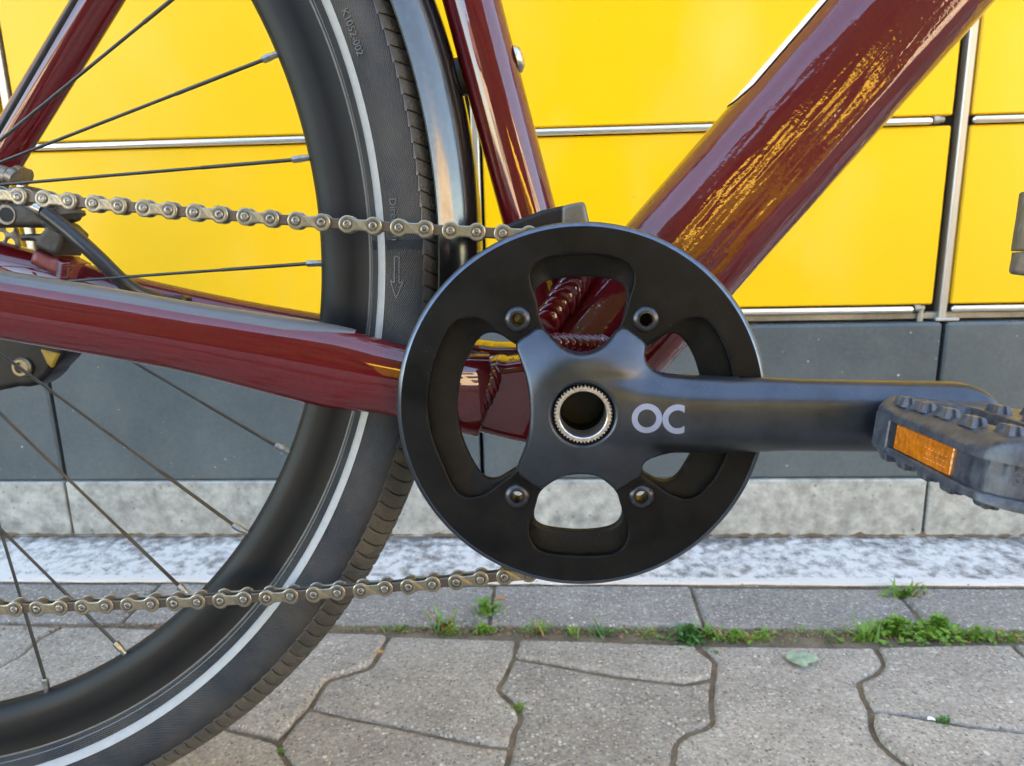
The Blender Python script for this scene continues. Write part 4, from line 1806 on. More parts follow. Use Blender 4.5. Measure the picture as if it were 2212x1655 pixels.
n3 = np.array([nd[0], 0, nd[1]])
t3 = np.array([tdir[0], 0, tdir[1]])
V, Fc = dome(np.array([rp[0], YC, rp[1]]) - n3 * .0005, n3, t3, prof_)
part('rivet', V, Fc, M['steel'], seat)
rp2 = BP([(992, 167)], YC)[0]
V, Fc = dome(np.array([rp2[0], YC, rp2[1]]) + n3 * .002, -n3, t3, [(0, .0098), (.0022, .0098), (.0034, .0085), (.0034, .006), (.0026, .0055), (.0026, .0001)], squash=.8)
part('cable_plug', V, Fc, M['plastic'], seat)

# ---- caliper, banjo, cable and bracket on the far side
slab('caliper_mount', DD([(700, 930), (1040, 1095), (1200, 1100), (1300, 1170), (1480, 1255), (1480, 1640), (1180, 1600), (1110, 1520), (940, 1440), (800, 1370), (560, 1270), (600, 1080)]), .452, .02, M['maroon_dusty'], .004, h=.0012)
weld('weld_bead', DD([(1340, 1230), (1330, 1330), (1310, 1440), (1290, 1560)]), .4515, .0045, 7, .5)
cal = slab('brake_caliper', DD([(-700, -60), (0, 0), (480, 30), (620, 20), (800, 130), (880, 290), (1150, 410), (1390, 640), (1350, 700), (1360, 720), (1320, 860), (1200, 1095), (1040, 1085), (860, 1000), (700, 925), (690, 800), (640, 790), (380, 785), (355, 660), (620, 640), (790, 640), (880, 540), (820, 490), (600, 500), (350, 490), (-100, 480), (-700, 500)]), .446, .022, M['dust_metal'], .003, h=.0012)
slab('caliper_rib', DD([(830, 330), (900, 330), (1230, 540), (1220, 620), (1180, 640), (840, 430)]), .4435, .003, M['dust_metal'], .0008, h=.0008, parent=cal)
p = B3(DD([(120, 250)]), .4455)[0]
s = MB()
s.cyl(p, p + np.array([0, .004, 0]), .0058, n=20)
fix_normals(s.build('pivot_bolt', M['rotor'], cal, off=B0))
s = MB()
s.cyl(p + np.array([.0004, -.0003, 0]), p + np.array([.0004, .001, 0]), .0042, n=20)
fix_normals(s.build('bolt_socket', M['dark'], cal, off=B0))
# metal piston housing peeping out under the chain
s = MB()
a = B3(DD([(1230, 60)]), .455)[0]
b = B3(DD([(1330, 400)]), .455)[0]
s.cyl(a, lerp(a, b, .55), .0105, n=24)
s.cyl(lerp(a, b, .55), lerp(a, b, .75), .0125, n=24)
s.cyl(lerp(a, b, .75), b, .0110, .0090, n=24)
fix_normals(s.build('caliper_piston', M['dust_metal'], cal, off=B0))
s = MB()
a = B3(DD([(590, 20)]), .443)[0]
b = B3(DD([(880, 160)]), .443)[0]
s.cyl(a, b, .0036, .0034, n=16)
fix_normals(s.build('cable_ferrule', M['steel'], cal, off=B0))
cp = cr(0, 650, 2.207, [(375, 325), (560, 470), (700, 595), (850, 735), (980, 865), (1100, 960), (1250, 1025), (1360, 1060), (1500, 1090)])
cd = [.443, .442, .441, .441, .442, .444, .450, .455, .460]
P = np.array([B3([a], d)[0] for a, d in zip(cp, cd)])
P = catmull(P, 6, False)
V, Fc = tube(P, [(.0044, .0044)] * len(P), None, n=18)
V2 = V
part('brake_cable', V, Fc, M['hose'], sharp=60)
# small turned fittings at the left edge, above the chain
s = MB()
for (x, y), (x2, y2), r, d in (((-60, 610), (60, 640), .0065, .448), ((200, 520), (330, 600), .0048, .446), ((-10, 500), (190, 560), .0052, .447), ((330, 520), (470, 560), .0055, .452), ((470, 540), (580, 580), .0050, .458)):
    a = B3([tuple(cr(0, 560, 5.5175, [(x, y)])[0])], d)[0]
    b = B3([tuple(cr(0, 560, 5.5175, [(x2, y2)])[0])], d)[0]
    s.cyl(a, b, r, n=20)
fix_normals(s.build('caliper_fitting', M['rotor'], cal, off=B0))
slab('rack_mount', [tuple(q) for q in cr(0, 560, 5.5175, [(-300, 700), (0, 760), (300, 770), (560, 760), (830, 840), (980, 960), (900, 1100), (-300, 1100)])], .458, .010, M['rotor'], .002, h=.001)
# kickstand plate under the chainstay
kb = [tuple(q) for q in cr(0, 1240, 5.5175, [(-500, -100), (1330, 300), (1330, 500), (1290, 590), (1090, 790), (1000, 920), (850, 1060), (700, 1150), (540, 1182), (370, 1165), (0, 1245), (-500, 1330)])]
ks = slab('kickstand_plate', kb, .448, .018, M['plastic'], .003, h=.0012)
p = B3([tuple(cr(0, 1240, 5.5175, [(395, 775)])[0])], .4445)[0]
V, Fc = dome(p + np.array([0, .004, 0]), np.array([0, -1., 0]), np.array([1., 0, 0]), [(0, .0062), (.002, .0062), (.0035, .0050), (.0035, .0034), (.0015, .003), (.0015, .0001)])
part('kickstand_bolt', V, Fc, M['kick_bolt'], ks)
slab('painted_yellow_reflection', [tuple(q) for q in cr(0, 1240, 5.5175, [(820, 380), (1230, 480), (1060, 780), (960, 680)])], .4468, .0022, mat('yellow_reflection_paint', (.30, .19, .01), .4, 0, var=.2, vscale=200), .0006, h=.0008, parent=ks)  # yellow reflection on the glossy plate, painted as an olive patch

# ---- crank set
A_top = CV([(1395, 1030), (1345, 830), (1303, 690), (1298, 610), (1330, 540), (1400, 490), (1550, 457), (1730, 448), (1900, 456), (2040, 490), (2120, 540), (2158, 610), (2160, 690), (2130, 790), (2050, 1035), (1860, 1250), (1720, 1330), (1560, 1240)])
B_top = CV([(1395, 1030), (1350, 850), (1335, 780), (1350, 735), (1400, 690), (1500, 655), (1700, 635), (1850, 640), (2000, 665), (2070, 705), (2095, 760), (2095, 830), (2070, 960), (2050, 1035), (1860, 1250), (1720, 1330), (1560, 1240)])


def C2(pts):
    return [tuple(q) for q in cr(1400, 1250, 2.207, pts)]


def C3(pts):
    return [tuple(q) for q in cr(2000, 750, 2.207, pts)]


def C4(pts):
    return [tuple(q) for q in cr(2000, 1100, 2.207, pts)]


A_left = CV([(1230, 1230), (1150, 1180), (1040, 1100), (930, 1005), (860, 978), (780, 975), (700, 995), (640, 1042), (580, 1140), (520, 1280), (475, 1440)]) + \
    C2([(450, 510), (448, 640), (470, 800), (520, 960), (590, 1120), (650, 1258), (700, 1325), (770, 1360), (850, 1358), (930, 1330), (1060, 1240), (1200, 1130), (1290, 1000), (1330, 700), (1290, 300)])
B_left = CV([(1230, 1230), (1150, 1170), (1035, 1104), (960, 1097), (900, 1122), (840, 1190), (780, 1300), (730, 1430)]) + \
    C2([(700, 480), (690, 590), (700, 710), (730, 850), (790, 1000), (850, 1110), (910, 1183), (970, 1208), (1035, 1200), (1100, 1165), (1200, 1100), (1290, 1000), (1330, 700), (1290, 300)])
A_right = C3([(900, 1240), (1000, 1160), (1100, 1098), (1200, 1022), (1280, 982), (1370, 972), (1440, 1000), (1510, 1080), (1570, 1190), (1620, 1320), (1655, 1475)]) + \
    [(1586, 905), (1573, 975)] + C4([(1560, 1430), (1500, 1540)]) + [(1535, 1045), (1510, 1070), (1484, 1079), (1452, 1070), (1420, 1050), (1375, 1018), (1340, 960), (1330, 890), (1350, 790)]
B_right = C3([(900, 1230), (1010, 1165), (1110, 1102), (1180, 1107), (1240, 1150), (1300, 1230), (1340, 1310), (1370, 1400), (1390, 1480)]) + \
    [(1512, 905), (1503, 960)] + C4([(1305, 1335), (1250, 1430), (1200, 1500), (1140, 1545), (1080, 1555), (1000, 1530), (930, 1488)]) + [(1375, 1010), (1340, 960), (1330, 890), (1350, 790)]
A_bot = C2([(1385, 1300), (1345, 1420), (1312, 1520)]) + cj([(1396, 40), (1400, 100), (1440, 168), (1500, 197), (1620, 212), (1800, 215), (1900, 202), (1958, 162), (1985, 95), (1982, 20)]) + C2([(2085, 1520), (2050, 1410), (2005, 1300), (1860, 1180), (1700, 1140), (1540, 1190)])
B_bot = C2([(1385, 1300), (1345, 1410), (1330, 1480), (1340, 1555), (1400, 1600), (1530, 1625), (1700, 1638), (1850, 1630), (1980, 1600), (2040, 1550), (2060, 1480), (2040, 1400), (2005, 1300), (1860, 1180), (1700, 1140), (1540, 1190)])

YG = .372


def prep(p, d, n=5):
    return catmull(BP(p, d), n)


PA = [prep(p, YG) for p in (A_top, A_left, A_right, A_bot)]
PB = [prep(p, YG + .007) for p in (B_top, B_left, B_right, B_bot)]
bolts_px = [(1118.5, 690.5), (1395, 690.5), (1117.5, 1072), (1385.5, 1072)]
bolts = BP(bolts_px, YG)
# middle: the open centre, covered by the crank spider
CEN = HUB


def guardF(X, Z):
    r = np.hypot(X - GC[0], Z - GC[1])
    f = GR - r
    for q in PA:
        f = np.minimum(f, -sdf_poly(q, X, Z))
    f = np.minimum(f, np.hypot(X - CEN[0], Z - CEN[1]) - .030)
    for b in bolts:
        f = np.minimum(f, np.hypot(X - b[0], Z - b[1]) - .0032)
    return f


def guardY(x, z, f):
    r = np.hypot(x - GC[0], z - GC[1])
    e = GR - r
    y = np.full(x.shape, YG)
    y = y + .0016 * np.clip((.0018 - e) / .0018, 0, 1)                 # chamfered rim
    y = y + .0003 * np.clip((.0004 - f) / .0004, 0, 1)
    return y


h = .00075
V, Fc = field_solid(guardF, GC[0] - GR - .002, GC[0] + GR + .002, GC[1] - GR - .002, GC[1] + GR + .002, h, guardY, YG + .0042)
cgd = part('chain_guard_ring', V, Fc, M['guard'], sharp=28)
cgd['label'] = 'black chain guard ring with four windows'

V, Fc, U = lathe([(YG + .0002, GR - .0023), (YG - .0002, GR - .0020), (YG + .0011, GR - .0001), (YG + .0019, GR + .0003), (YG + .0043, GR + .0003)], GC, 0, 2 * math.pi, 300)
part('guard_rim', V, Fc, M['rim_bright'], cgd, sharp=40)

YR = YG + .0044
NT = 41
PR = .0831


def ringF(X, Z):
    dx, dz = X - GC[0], Z - GC[1]
    r = np.hypot(dx, dz)
    th = np.arctan2(dz, dx)
    rt = PR + .0022 * np.cos(th * NT) - .0008
    f = rt - r
    for q in PB:
        f = np.minimum(f, -sdf_poly(q, X, Z))
    f = np.minimum(f, np.hypot(X - CEN[0], Z - CEN[1]) - .030)
    for b in bolts:
        f = np.minimum(f, np.hypot(X - b[0], Z - b[1]) - .0030)
    return f


def ringY(x, z, f):
    # dished ledge between the guard's window edge and the inner edge
    d = np.full(x.shape, 1.0)
    s = np.full(x.shape, 1e3)
    for a in PA:
        s = np.minimum(s, -sdf_poly(a, x[:, None], z[:, None])[:, 0])    # <0 inside the guard window
    t = np.clip(-s / .013, 0, 1)
    y = YR + .0035 * t ** 1.4
    e = np.clip((.0006 - f) / .0006, 0, 1)
    return y + e * .0004


V, Fc = field_solid(ringF, GC[0] - .088, GC[0] + .088, GC[1] - .088, GC[1] + .088, h, ringY, YR + .0065)
part('chainring', V, Fc, M['chainring'], sharp=28)

# spider and arm: one forging
sp_px = CV([(1160, 1190), (1395, 1035)]) + CV([(1440, 1100), (1500, 1172), (1600, 1246), (1720, 1275), (1850, 1246), (1930, 1190), (2000, 1100)]) + C3([(735, 1030), (955, 1190)]) + \
    C3([(925, 1240), (916, 1290), (930, 1345), (975, 1405), (1060, 1440), (1200, 1453)]) + [(1525, 814.2), (1585, 817)]
arm_top = [(1648, 820), (1728, 823.6), (1866.8, 826.3), (2014, 828), (2075, 828.8), (2112, 834.9), (2136.6, 852), (2153.8, 881.5), (2158, 910), (2150, 945), (2128, 970), (2090, 984)]
arm_bot = [(2000, 988), (1892, 988), (1785.7, 987.8), (1728, 987)]
sp2 = C4([(1600, 1344), (1300, 1339), (1150, 1343), (1050, 1352), (960, 1368), (915, 1395), (898, 1430), (905, 1465), (930, 1495)]) + C4([(690, 1650)]) + \
    C2([(2005, 1305), (1955, 1245), (1900, 1190), (1830, 1150), (1700, 1135), (1560, 1165), (1460, 1240), (1385, 1315)]) + \
    C2([(1165, 1150), (1200, 1080), (1240, 990), (1272, 890), (1292, 780), (1302, 650), (1295, 500), (1268, 350), (1225, 240)])
dz_ = .366
OUT = np.concatenate([BP(sp_px, dz_), BP(arm_top, .358), BP(arm_bot, .353), BP(sp2, dz_)])
# round only gently: resample straight
Q = []
for a, b in zip(OUT, np.roll(OUT, -1, 0)):
    k = max(1, int(np.linalg.norm(b - a) / .003))
    for i in range(k):
        Q.append(a + (b - a) * i / k)
Q = np.array(Q)
Q = .5 * Q + .25 * (np.roll(Q, 1, 0) + np.roll(Q, -1, 0))
OUT = Q
hub_hole = BP([(1260, 896.5)], .3545)[0]
armx1 = OUT[:, 0].max()
zc0 = hub_hole[1]
zc1 = float(BP([(2060, 906)], .352)[0, 1])


def smin(a, b, k):
    h_ = np.clip(.5 + .5 * (b - a) / k, 0, 1)
    return b + (a - b) * h_ - k * h_ * (1 - h_)


def crankF(X, Z):
    f = sdf_poly(OUT, X, Z)
    return np.minimum(f, np.hypot(X - hub_hole[0], Z - hub_hole[1]) - .0140)


def face_h(x, z):
    dx = x - hub_hole[0]
    dz = z - hub_hole[1]
    r = np.hypot(dx, dz)
    # spider: cone falling away from the hub towards the tabs
    ycone = .3553 + .31 * (np.sqrt((r - .0265) ** 2 + .0065 ** 2) + (r - .0265))
    ycone = np.minimum(ycone, .3705)
    # arm: broad flat ridge, its sides falling to both edges
    t = np.clip(dx / (armx1 - hub_hole[0]), 0, 1)
    zc = zc0 + (zc1 - zc0) * t
    v = z - zc
    wu = .0085 + .004 * np.clip(1 - dx / .05, 0, 1)
    wd = .0105
    over = .5 * ((v - wu) + np.sqrt((v - wu) ** 2 + .0050 ** 2))
    under = .5 * ((-v - wd) + np.sqrt((v + wd) ** 2 + .0040 ** 2))
    yarm = .3550 - .004 * np.clip(dx / .13, 0, 1.4) + .62 * over + 30 * over ** 2 + .8 * under + 45 * under ** 2
    yarm = yarm + np.maximum(0, -dx) * .6
    # shallow groove sweeping from the hub into the upper flank of the arm
    g = .0007 * np.exp(-((v - wu - .004 - .05 * np.maximum(0, .05 - dx)) / .0028) ** 2) * np.clip(dx / .03, 0, 1)
    return smin(ycone, yarm, .004) + g


def crankY(x, z, f):
    y = face_h(x, z)
    b = .0032
    q = np.clip(f / b, 0, 1)
    dx = x - hub_hole[0]
    soft = np.clip((dx - .03) / .04, 0, 1)
    b2 = .0016 + .0012 * soft
    q = np.clip(f / b2, 0, 1)
    y = y + b2 * (1 - np.sqrt(np.maximum(0, 1 - (1 - q) ** 2)))
    r = np.hypot(dx, z - hub_hole[1])
    y = np.where(r < .0160, y + np.clip((.0160 - r) / .0020, 0, 1) * .0016, y)     # countersink round the axle
    return y


def crankB(x, z, f):
    dx = x - hub_hole[0]
    return np.where(dx > .075, .3655, .3715)


h2 = .0007
lo, hi = OUT.min(0), OUT.max(0)
V, Fc = field_solid(crankF, lo[0] - .002, hi[0] + .002, lo[1] - .002, hi[1] + .002, h2, crankY, crankB)
crank = part('crank_arm', V, Fc, M['crank'], sharp=32)
crank['label'] = 'dark grey crank arm with spider and printed letters'

# printed letters on the arm
V, Fc = [], []


def arc_band(cx, cz, ro, ri, a0, a1, n=64):
    b = len(V)
    for k in range(n + 1):
        a = a0 + (a1 - a0) * k / n
        for r in (ri, ro):
            x, z = cx + r * math.cos(a), cz + r * math.sin(a)
            y = float(face_h(np.array([x]), np.array([z]))[0]) - .00008
            V.append((x, y, z))
    for k in range(n):
        Fc.append((b + 2 * k, b + 2 * k + 1, b + 2 * k + 3, b + 2 * k + 2))


def LP(x, y):
    return BP([tuple(cr(2000, 1100, 2.207, [(x, y)])[0])], .3545)[0]


oc = LP(940, 1037)
ro = abs(LP(1066, 1037)[0] - LP(814, 1037)[0]) / 2
ri = abs(LP(1016, 1037)[0] - LP(862, 1037)[0]) / 2
arc_band(oc[0], oc[1], ro, ri, 0, 2 * math.pi)
part('printed_letter_o', V, Fc, M['print'], crank, smooth=False)
V, Fc = [], []
cc_ = LP(1195, 1043)
xr = LP(1251, 1043)[0]
for k, (a0, a1) in enumerate([(0, 1)]):
    b = len(V)
    n = 60
    # outer and inner arcs end on a vertical cut at x = xr
    ao = math.acos(min(1, (xr - cc_[0]) / ro))
    ai = math.acos(min(1, (xr - cc_[0]) / ri))
    for j in range(n + 1):
        t = j / n
        aO = ao + (2 * math.pi - 2 * ao) * t
        aI = ai + (2 * math.pi - 2 * ai) * t
        for r, a in ((ri, aI), (ro, aO)):
            x, z = cc_[0] + r * math.cos(a), cc_[1] + r * math.sin(a)
            V.append((x, float(face_h(np.array([x]), np.array([z]))[0]) - .00008, z))
    for j in range(n):
        Fc.append((b + 2 * j, b + 2 * j + 1, b + 2 * j + 3, b + 2 * j + 2))
part('printed_letter_c', V, Fc, M['print'], crank, smooth=False)

# axle end: splined ring and open bore
V, Fc = [], []
ns = 48
ys, yd = .3548, .400
Ri, Ro = .01105, .01290
for k in range(ns * 4):
    a = 2 * math.pi * k / (ns * 4)
    tooth = [0, .0008, .0008, 0][k % 4]
    ro_ = Ro + tooth * 1.0
    ca, sa = math.cos(a), math.sin(a)
    for r, y in ((Ri, .372), (Ri, ys + .0004), (Ri + .0004, ys), (ro_ - .0002, ys), (ro_, ys + .0003), (ro_, .365)):
        V.append((hub_hole[0] + r * ca, y, hub_hole[1] + r * sa))
N = ns * 4
for k in range(N):
    l = (k + 1) % N
    for j in range(5):
        Fc.append((k * 6 + j, k * 6 + j + 1, l * 6 + j + 1, l * 6 + j))
part('axle_spline', V, Fc, M['spline'], crank, sharp=25)
V, Fc, U = lathe([(.3655, .01402), (.3652, .0112), (.3560, Ri + .00005)], hub_hole, 0, 2 * math.pi, 64)
V2, F2, U2 = lathe([(.3556, Ri + .0001), (.3868, Ri + .0001), (.3868, .0001)], hub_hole, 0, 2 * math.pi, 64)
part('axle_bore', V2, F2, M['void'], crank)
V3, F3, U3 = lathe([(.3600, .0141), (.3600, .0125)], hub_hole, 0, 2 * math.pi, 64)
part('axle_seat', V3, F3, M['dark'], crank)

# chainring bolts
bolt0 = None
prof_b = [(0, .0064), (.0006, .0062), (.0013, .0056), (.0019, .0046), (.0021, .0040), (.0021, .0033), (.0016, .00300), (-.0100, .00290)]
for b in bolts:
    V, Fc = dome(np.array([b[0], YG + .0001, b[1]]), np.array([0, -1., 0]), np.array([1., 0, 0]), prof_b, n=36)
    # the socket: hexagonal inside
    cb = part('chainring_bolt', V, Fc, M['bolt'], sharp=35)
    if b[1] > GC[1]:             # steel end upper left; upper right a dark disc added for the dark behind
        up_left = b[0] < GC[0]
        V, Fc = dome(np.array([b[0], YG + .0090, b[1]]), np.array([0, -1., 0]), np.array([1., 0, 0]), [(0, .0029), (.0008 if up_left else .0001, .0024), (.0014 if up_left else .0001, .0001)], n=24)
        part('bolt_end', V, Fc, M['steel'] if up_left else M['dark'], cb)

# ---- chain
upx = np.vstack([cr(0, 650, 2.207, [(147, 192), (352, 208), (563, 232), (770, 253), (975, 273), (1180, 286), (1392, 304), (1601, 320), (1810, 338)]),
                 cr(900, 650, 2.207, [(32, 360), (248, 377), (462, 392), (675, 408), (888, 420), (1101, 437), (1317, 448), (1530, 463), (1744, 474), (1957, 487), (2168, 497)])])
lox = np.vstack([cr(0, 1950, 1.58, [(80, 537), (220, 527), (346, 523), (487, 517), (627, 515), (757, 508), (890, 503), (1027, 495), (1163, 492), (1300, 485), (1438, 479), (1577, 467), (1719, 455)]),
                 cr(1100, 1950, 1.58, [(120, 442), (257, 431), (402, 419), (543, 411), (684, 402), (824, 383), (966, 371), (1107, 357), (1247, 342)])])
YP = .3775          # outer face of the chain
YM = YP + .0034     # its middle plane


def walk(px):
    P = BP(px, YP)
    co = np.polyfit(P[:, 0], P[:, 1], 3)
    f = lambda x: np.polyval(co, x)
    # start: least squares offset of arc length, pitch fitted
    xs_ = np.linspace(P[0, 0] - .14, P[-1, 0] + .03, 4000)
    L = np.concatenate([[0], np.cumsum(np.hypot(np.diff(xs_), np.diff(f(xs_))))])
    s = np.interp(P[:, 0], xs_, L)
    k = np.arange(len(P))
    pitch, s0 = np.polyfit(k, s, 1)
    out = []
    for i in range(-8, len(P)):
        x = np.interp(s0 + pitch * i, L, xs_)
        out.append((x, float(f(x))))
    return np.array(out), pitch


upP, pu = walk(upx)
loP, pl = walk(lox)
# round the chainring, from the end of the upper run to the end of the lower run
def lead_in(P):
    d = P[-1] - P[-3]
    d = d / np.linalg.norm(d)
    L = np.dot(GC - P[-1], d)                 # run to the point nearest the ring's centre
    foot = P[-1] + d * L
    n_ = max(1, int(L // .0127))
    return [tuple(P[-1] + d * .0127 * (k + 1)) for k in range(n_)], foot, L - n_ * .0127


up_lead, f0, rest0 = lead_in(upP)
lo_lead, f1, rest1 = lead_in(loP)
r0, r1 = math.hypot(*(f0 - GC)), math.hypot(*(f1 - GC))
r0, r1 = min(r0, .0838), min(r1, .0845)
a0 = math.atan2(f0[1] - GC[1], f0[0] - GC[0])
a1 = math.atan2(f1[1] - GC[1], f1[0] - GC[0])
a0 -= (.0127 - rest0) / PR
a1 += (.0127 - rest1) / PR
sweep = (a0 - a1) % (2 * math.pi)
npn = int(round(sweep * PR / .0127))
arc = list(up_lead)
for k in range(npn + 1):
    t = k / npn
    a = a0 - sweep * t
    r = lerp(r0, r1, t)
    arc.append((GC[0] + r * math.cos(a), GC[1] + r * math.sin(a)))
arc += lo_lead[::-1]
chain = group_empty('chain')


def plate_mesh(name, R, waist, depth, yf0, detail, m, groove=False):
    P_ = .0127

    def Ff(X, Z):
        d1 = R - np.hypot(X, Z)
        d2 = R - np.hypot(X - P_, Z)
        u = np.clip((X / P_ - .5) * 2, -1, 1)
        wv = waist + (R * .8 - waist) * u ** 2
        bar = np.minimum(wv - np.abs(Z), np.minimum(X + R * .3, P_ + R * .3 - X))
        return np.maximum(np.maximum(d1, d2), bar)

    def yf(x, z, f):
        y = yf0 + .00035 * (1 - np.clip(f / .0005, 0, 1)) ** 2
        if groove:
            # the plate steps in diagonally across its waist
            s = (x - P_ * .5) * .75 + z * .85
            y = y + 0.00022 * np.exp(-((s - .0003) / .0011) ** 2) - .00020 * np.tanh(s / .0007)
            for cx_ in (0, P_):
                r = np.hypot(x - cx_, z)
                y = y + .00012 * np.exp(-((r - .0026) / .0003) ** 2)
        return y
    return field_solid(Ff, -R - .001, P_ + R + .001, -R - .001, R + .001, detail, yf, yf0 + depth)


V, Fc = plate_mesh('outer', .00435, .0026, .0011, -.0034, .00042, None, True)
V2, F2 = plate_mesh('outerb', .00435, .0026, .0010, .0024, .0007, None, False)
Vo = np.concatenate([V, V2])
Fo = list(Fc) + [tuple(i + len(V) for i in f) for f in F2]
o_outer = fix_normals(mesh_obj('outer_link', Vo, Fo, M['brass'], None, sharp=40))
V, Fc = plate_mesh('inner', .0041, .0025, .0009, -.00215, .0006, None, False)
V2, F2 = plate_mesh('innerb', .0041, .0025, .0009, .00125, .0007, None, False)
Vi = [tuple(q) for q in V] + [tuple(q) for q in V2]
Fi = list(Fc) + [tuple(i + len(V) for i in f) for f in F2]
s = MB()
s.v, s.f, s.m = Vi, Fi, [0] * len(Fi)
for x in (0, .0127):
    s.cyl((x, -.0014, 0), (x, .0014, 0), .0038, n=16)
o_inner = fix_normals(s.build('inner_link', M['inner'], None))
V, Fc = dome(np.array([0, -.0030, 0]), np.array([0, -1., 0]), np.array([1., 0, 0]), [(0, .00205), (.0007, .00205), (.0010, .0017), (.0010, .00115), (.0006, .0009), (.0006, .00005)], n=20)
V2, F2 = dome(np.array([0, .0030, 0]), np.array([0, 1., 0]), np.array([1., 0, 0]), [(0, .0019), (.0008, .0018), (.0008, .00005)], n=14)
s = MB()
s.add(V, Fc)
s.add(V2, F2)
o_pin = fix_normals(s.build('pin', M['pin'], None, sharp=50))
first = {'o': o_outer, 'i': o_inner, 'p': o_pin}
used = {'o': False, 'i': False, 'p': False}


def place(kind, x, z, ang, dy=0):
    src = first[kind]
    if used[kind]:
        o = src.copy()
        C.objects.link(o)
    else:
        o = src
        used[kind] = True
    o.parent = chain
    o.location = (x - B0[0], YM - B0[1] + dy, z - B0[2])
    o.rotation_euler = (rng.normal(0, .012), -ang, 0)
    return o


allp = [tuple(q) for q in upP] + arc + [tuple(q) for q in loP[::-1]]
# outer links start at pin 1 of the visible upper run; pin i of the list is visible pin i-8
par_up = (8 + 1) % 2
N_up = len(upP)
n_tot = len(allp)
lo_start = N_up + len(arc)


def is_outer(i):
    if i < N_up + len(arc) - 1:
        return i % 2 == par_up
    # lower run, listed right to left: visible pin k sits at index n_tot-1-(k+8); outer between k=1 and k=2
    k = n_tot - 1 - (i + 1) - 8
    return k % 2 == 1


for i, (x, z) in enumerate(allp):
    place('p', x, z, rng.uniform(-1, 1))
for i in range(n_tot - 1):
    (x, z), (x2, z2) = allp[i], allp[i + 1]
    L = math.hypot(x2 - x, z2 - z)
    o = place('o' if is_outer(i) else 'i', x, z, math.atan2(z2 - z, x2 - x))
    o.scale = (L / .0127, 1, 1)
    if not is_outer(i):
        pass

# ---- pedal: a plastic cage with studs and reflectors
ped = group_empty('pedal')
PD = .345
pf_t = B3([(1893.6, 879.6)], PD)[0]
pf_b = B3([(1885.5, 962.3)], PD)[0]
# near end: same x, closer to the camera
best = min((abs(BP([(2134, 975)], d)[0, 0] - pf_t[0]), d) for d in np.arange(.24, .33, .0005))
dn = best[1]
rise = (BP([(2134, 975)], dn)[0, 1] - pf_t[2])
tilt = R_(7.0)     # the cage is turned a little about its axle
Hh = np.linalg.norm(pf_t - pf_b)
Lp = PD - dn
Wp = .096
print('PEDAL len', Lp, 'height', Hh, 'rise', rise, 'tilt', math.degrees(tilt))
# local frame: e1 across (away from the rear face), e2 along the axle towards the camera, e3 up
e3 = np.array([math.sin(tilt), 0, math.cos(tilt)])
e2 = np.array([0, -Lp, rise])
e2 /= np.linalg.norm(e2)
e3 = e3 - e2 * np.dot(e3, e2)
e3 /= np.linalg.norm(e3)
e1 = np.cross(e2, e3)
if e1[0] < 0:
    e1 = -e1


def PLc(a, b, c):
    """a across, b along the axle, c up (0 = top edge of the rear face)"""
    return pf_t + e1 * a + e2 * b + e3 * c


def pedal_part(name, V, Fc, m, **k):
    W = [PLc(*v) for v in V]
    return part(name, W, Fc, m, ped, **k)


# plan outline of the cage (a, b), windows cut out
Lb = Lp
plan = [(0.001, 0.0), (0, .006), (-.0005, Lb * .55), (-.0003, Lb - .004), (.004, Lb + .0015), (.016, Lb + .0085), (.030, Lb + .012), (.048, Lb + .013), (.066, Lb + .012), (.080, Lb + .0085), (.092, Lb + .0015), (.0963, Lb - .004), (.0965, Lb * .5), (.096, .006), (.095, 0), (.084, -.006), (.060, -.006), (.036, -.006), (.012, -.006)]
win1 = [(.0125, .010), (.0105, .025), (.0125, .045), (.0155, .062), (.022, .073), (.034, .076), (.036, .060), (.036, .030), (.034, .008), (.020, .004)]
win2 = [(.0965 - a, b) for a, b in win1]
plan = catmull(plan, 4)
win1 = catmull(win1, 5)
win2 = catmull(win2, 5)


def pf(X, Z):
    f = sdf_poly(plan, X, Z)
    f = np.minimum(f, -sdf_poly(win1, X, Z))
    return np.minimum(f, -sdf_poly(win2, X, Z))


def pedal_layer(name, c_top, c_bot, inset_, bev, hh=.0009, domed=0, domeb=0):
    dm = lambda x: 1 - (1 - np.clip(np.minimum(x, .0965 - x) / .0100, 0, 1)) ** 2
    V, Fc = field_solid(lambda X, Z: pf(X, Z) - inset_, -.004, .102, -.010, Lb + .016, hh,
                        lambda x, z, f: -(c_top) - domed * dm(x) + bev * (1 - np.sqrt(np.maximum(0, 1 - (1 - np.clip(f / bev, 0, 1)) ** 2))),
                        lambda x, z, f: -c_bot + domeb * dm(x))
    W = [(v[0], v[2], -v[1]) for v in V]
    return pedal_part(name, W, Fc, M['pedal'], sharp=40)


pedal_layer('pedal_top_plate', 0.0004, -.0032, 0, .0010, domed=.0052)
pedal_layer('pedal_bottom_plate', -Hh + .0030, -Hh, 0.0003, .0008, domeb=.001)
pedal_layer('pedal_web', -.0026, -Hh + .0025, .0030, .0004)


def pbox(name, lo, hi, b, m, **k):
    s = MB()
    s.bbox(lo, hi, b)
    return fix_normals(pedal_part(name, s.v, s.f, m, **k))


# end blocks of the rear face either side of the reflector and the reflector itself
pbox('pedal_end_block', (-.0002, .0008, -Hh + .001), (.006, .0150, -.001), .0006, M['pedal'])
pbox('reflector_recess', (.0016, .0145, -Hh + .0030), (.0060, .0215, -.0034), .0003, M['dark'])
rf = pbox('reflector', (.0007, .0205, -Hh + .0032), (.0070, .0665, -.0036), .0004, M['amber'])
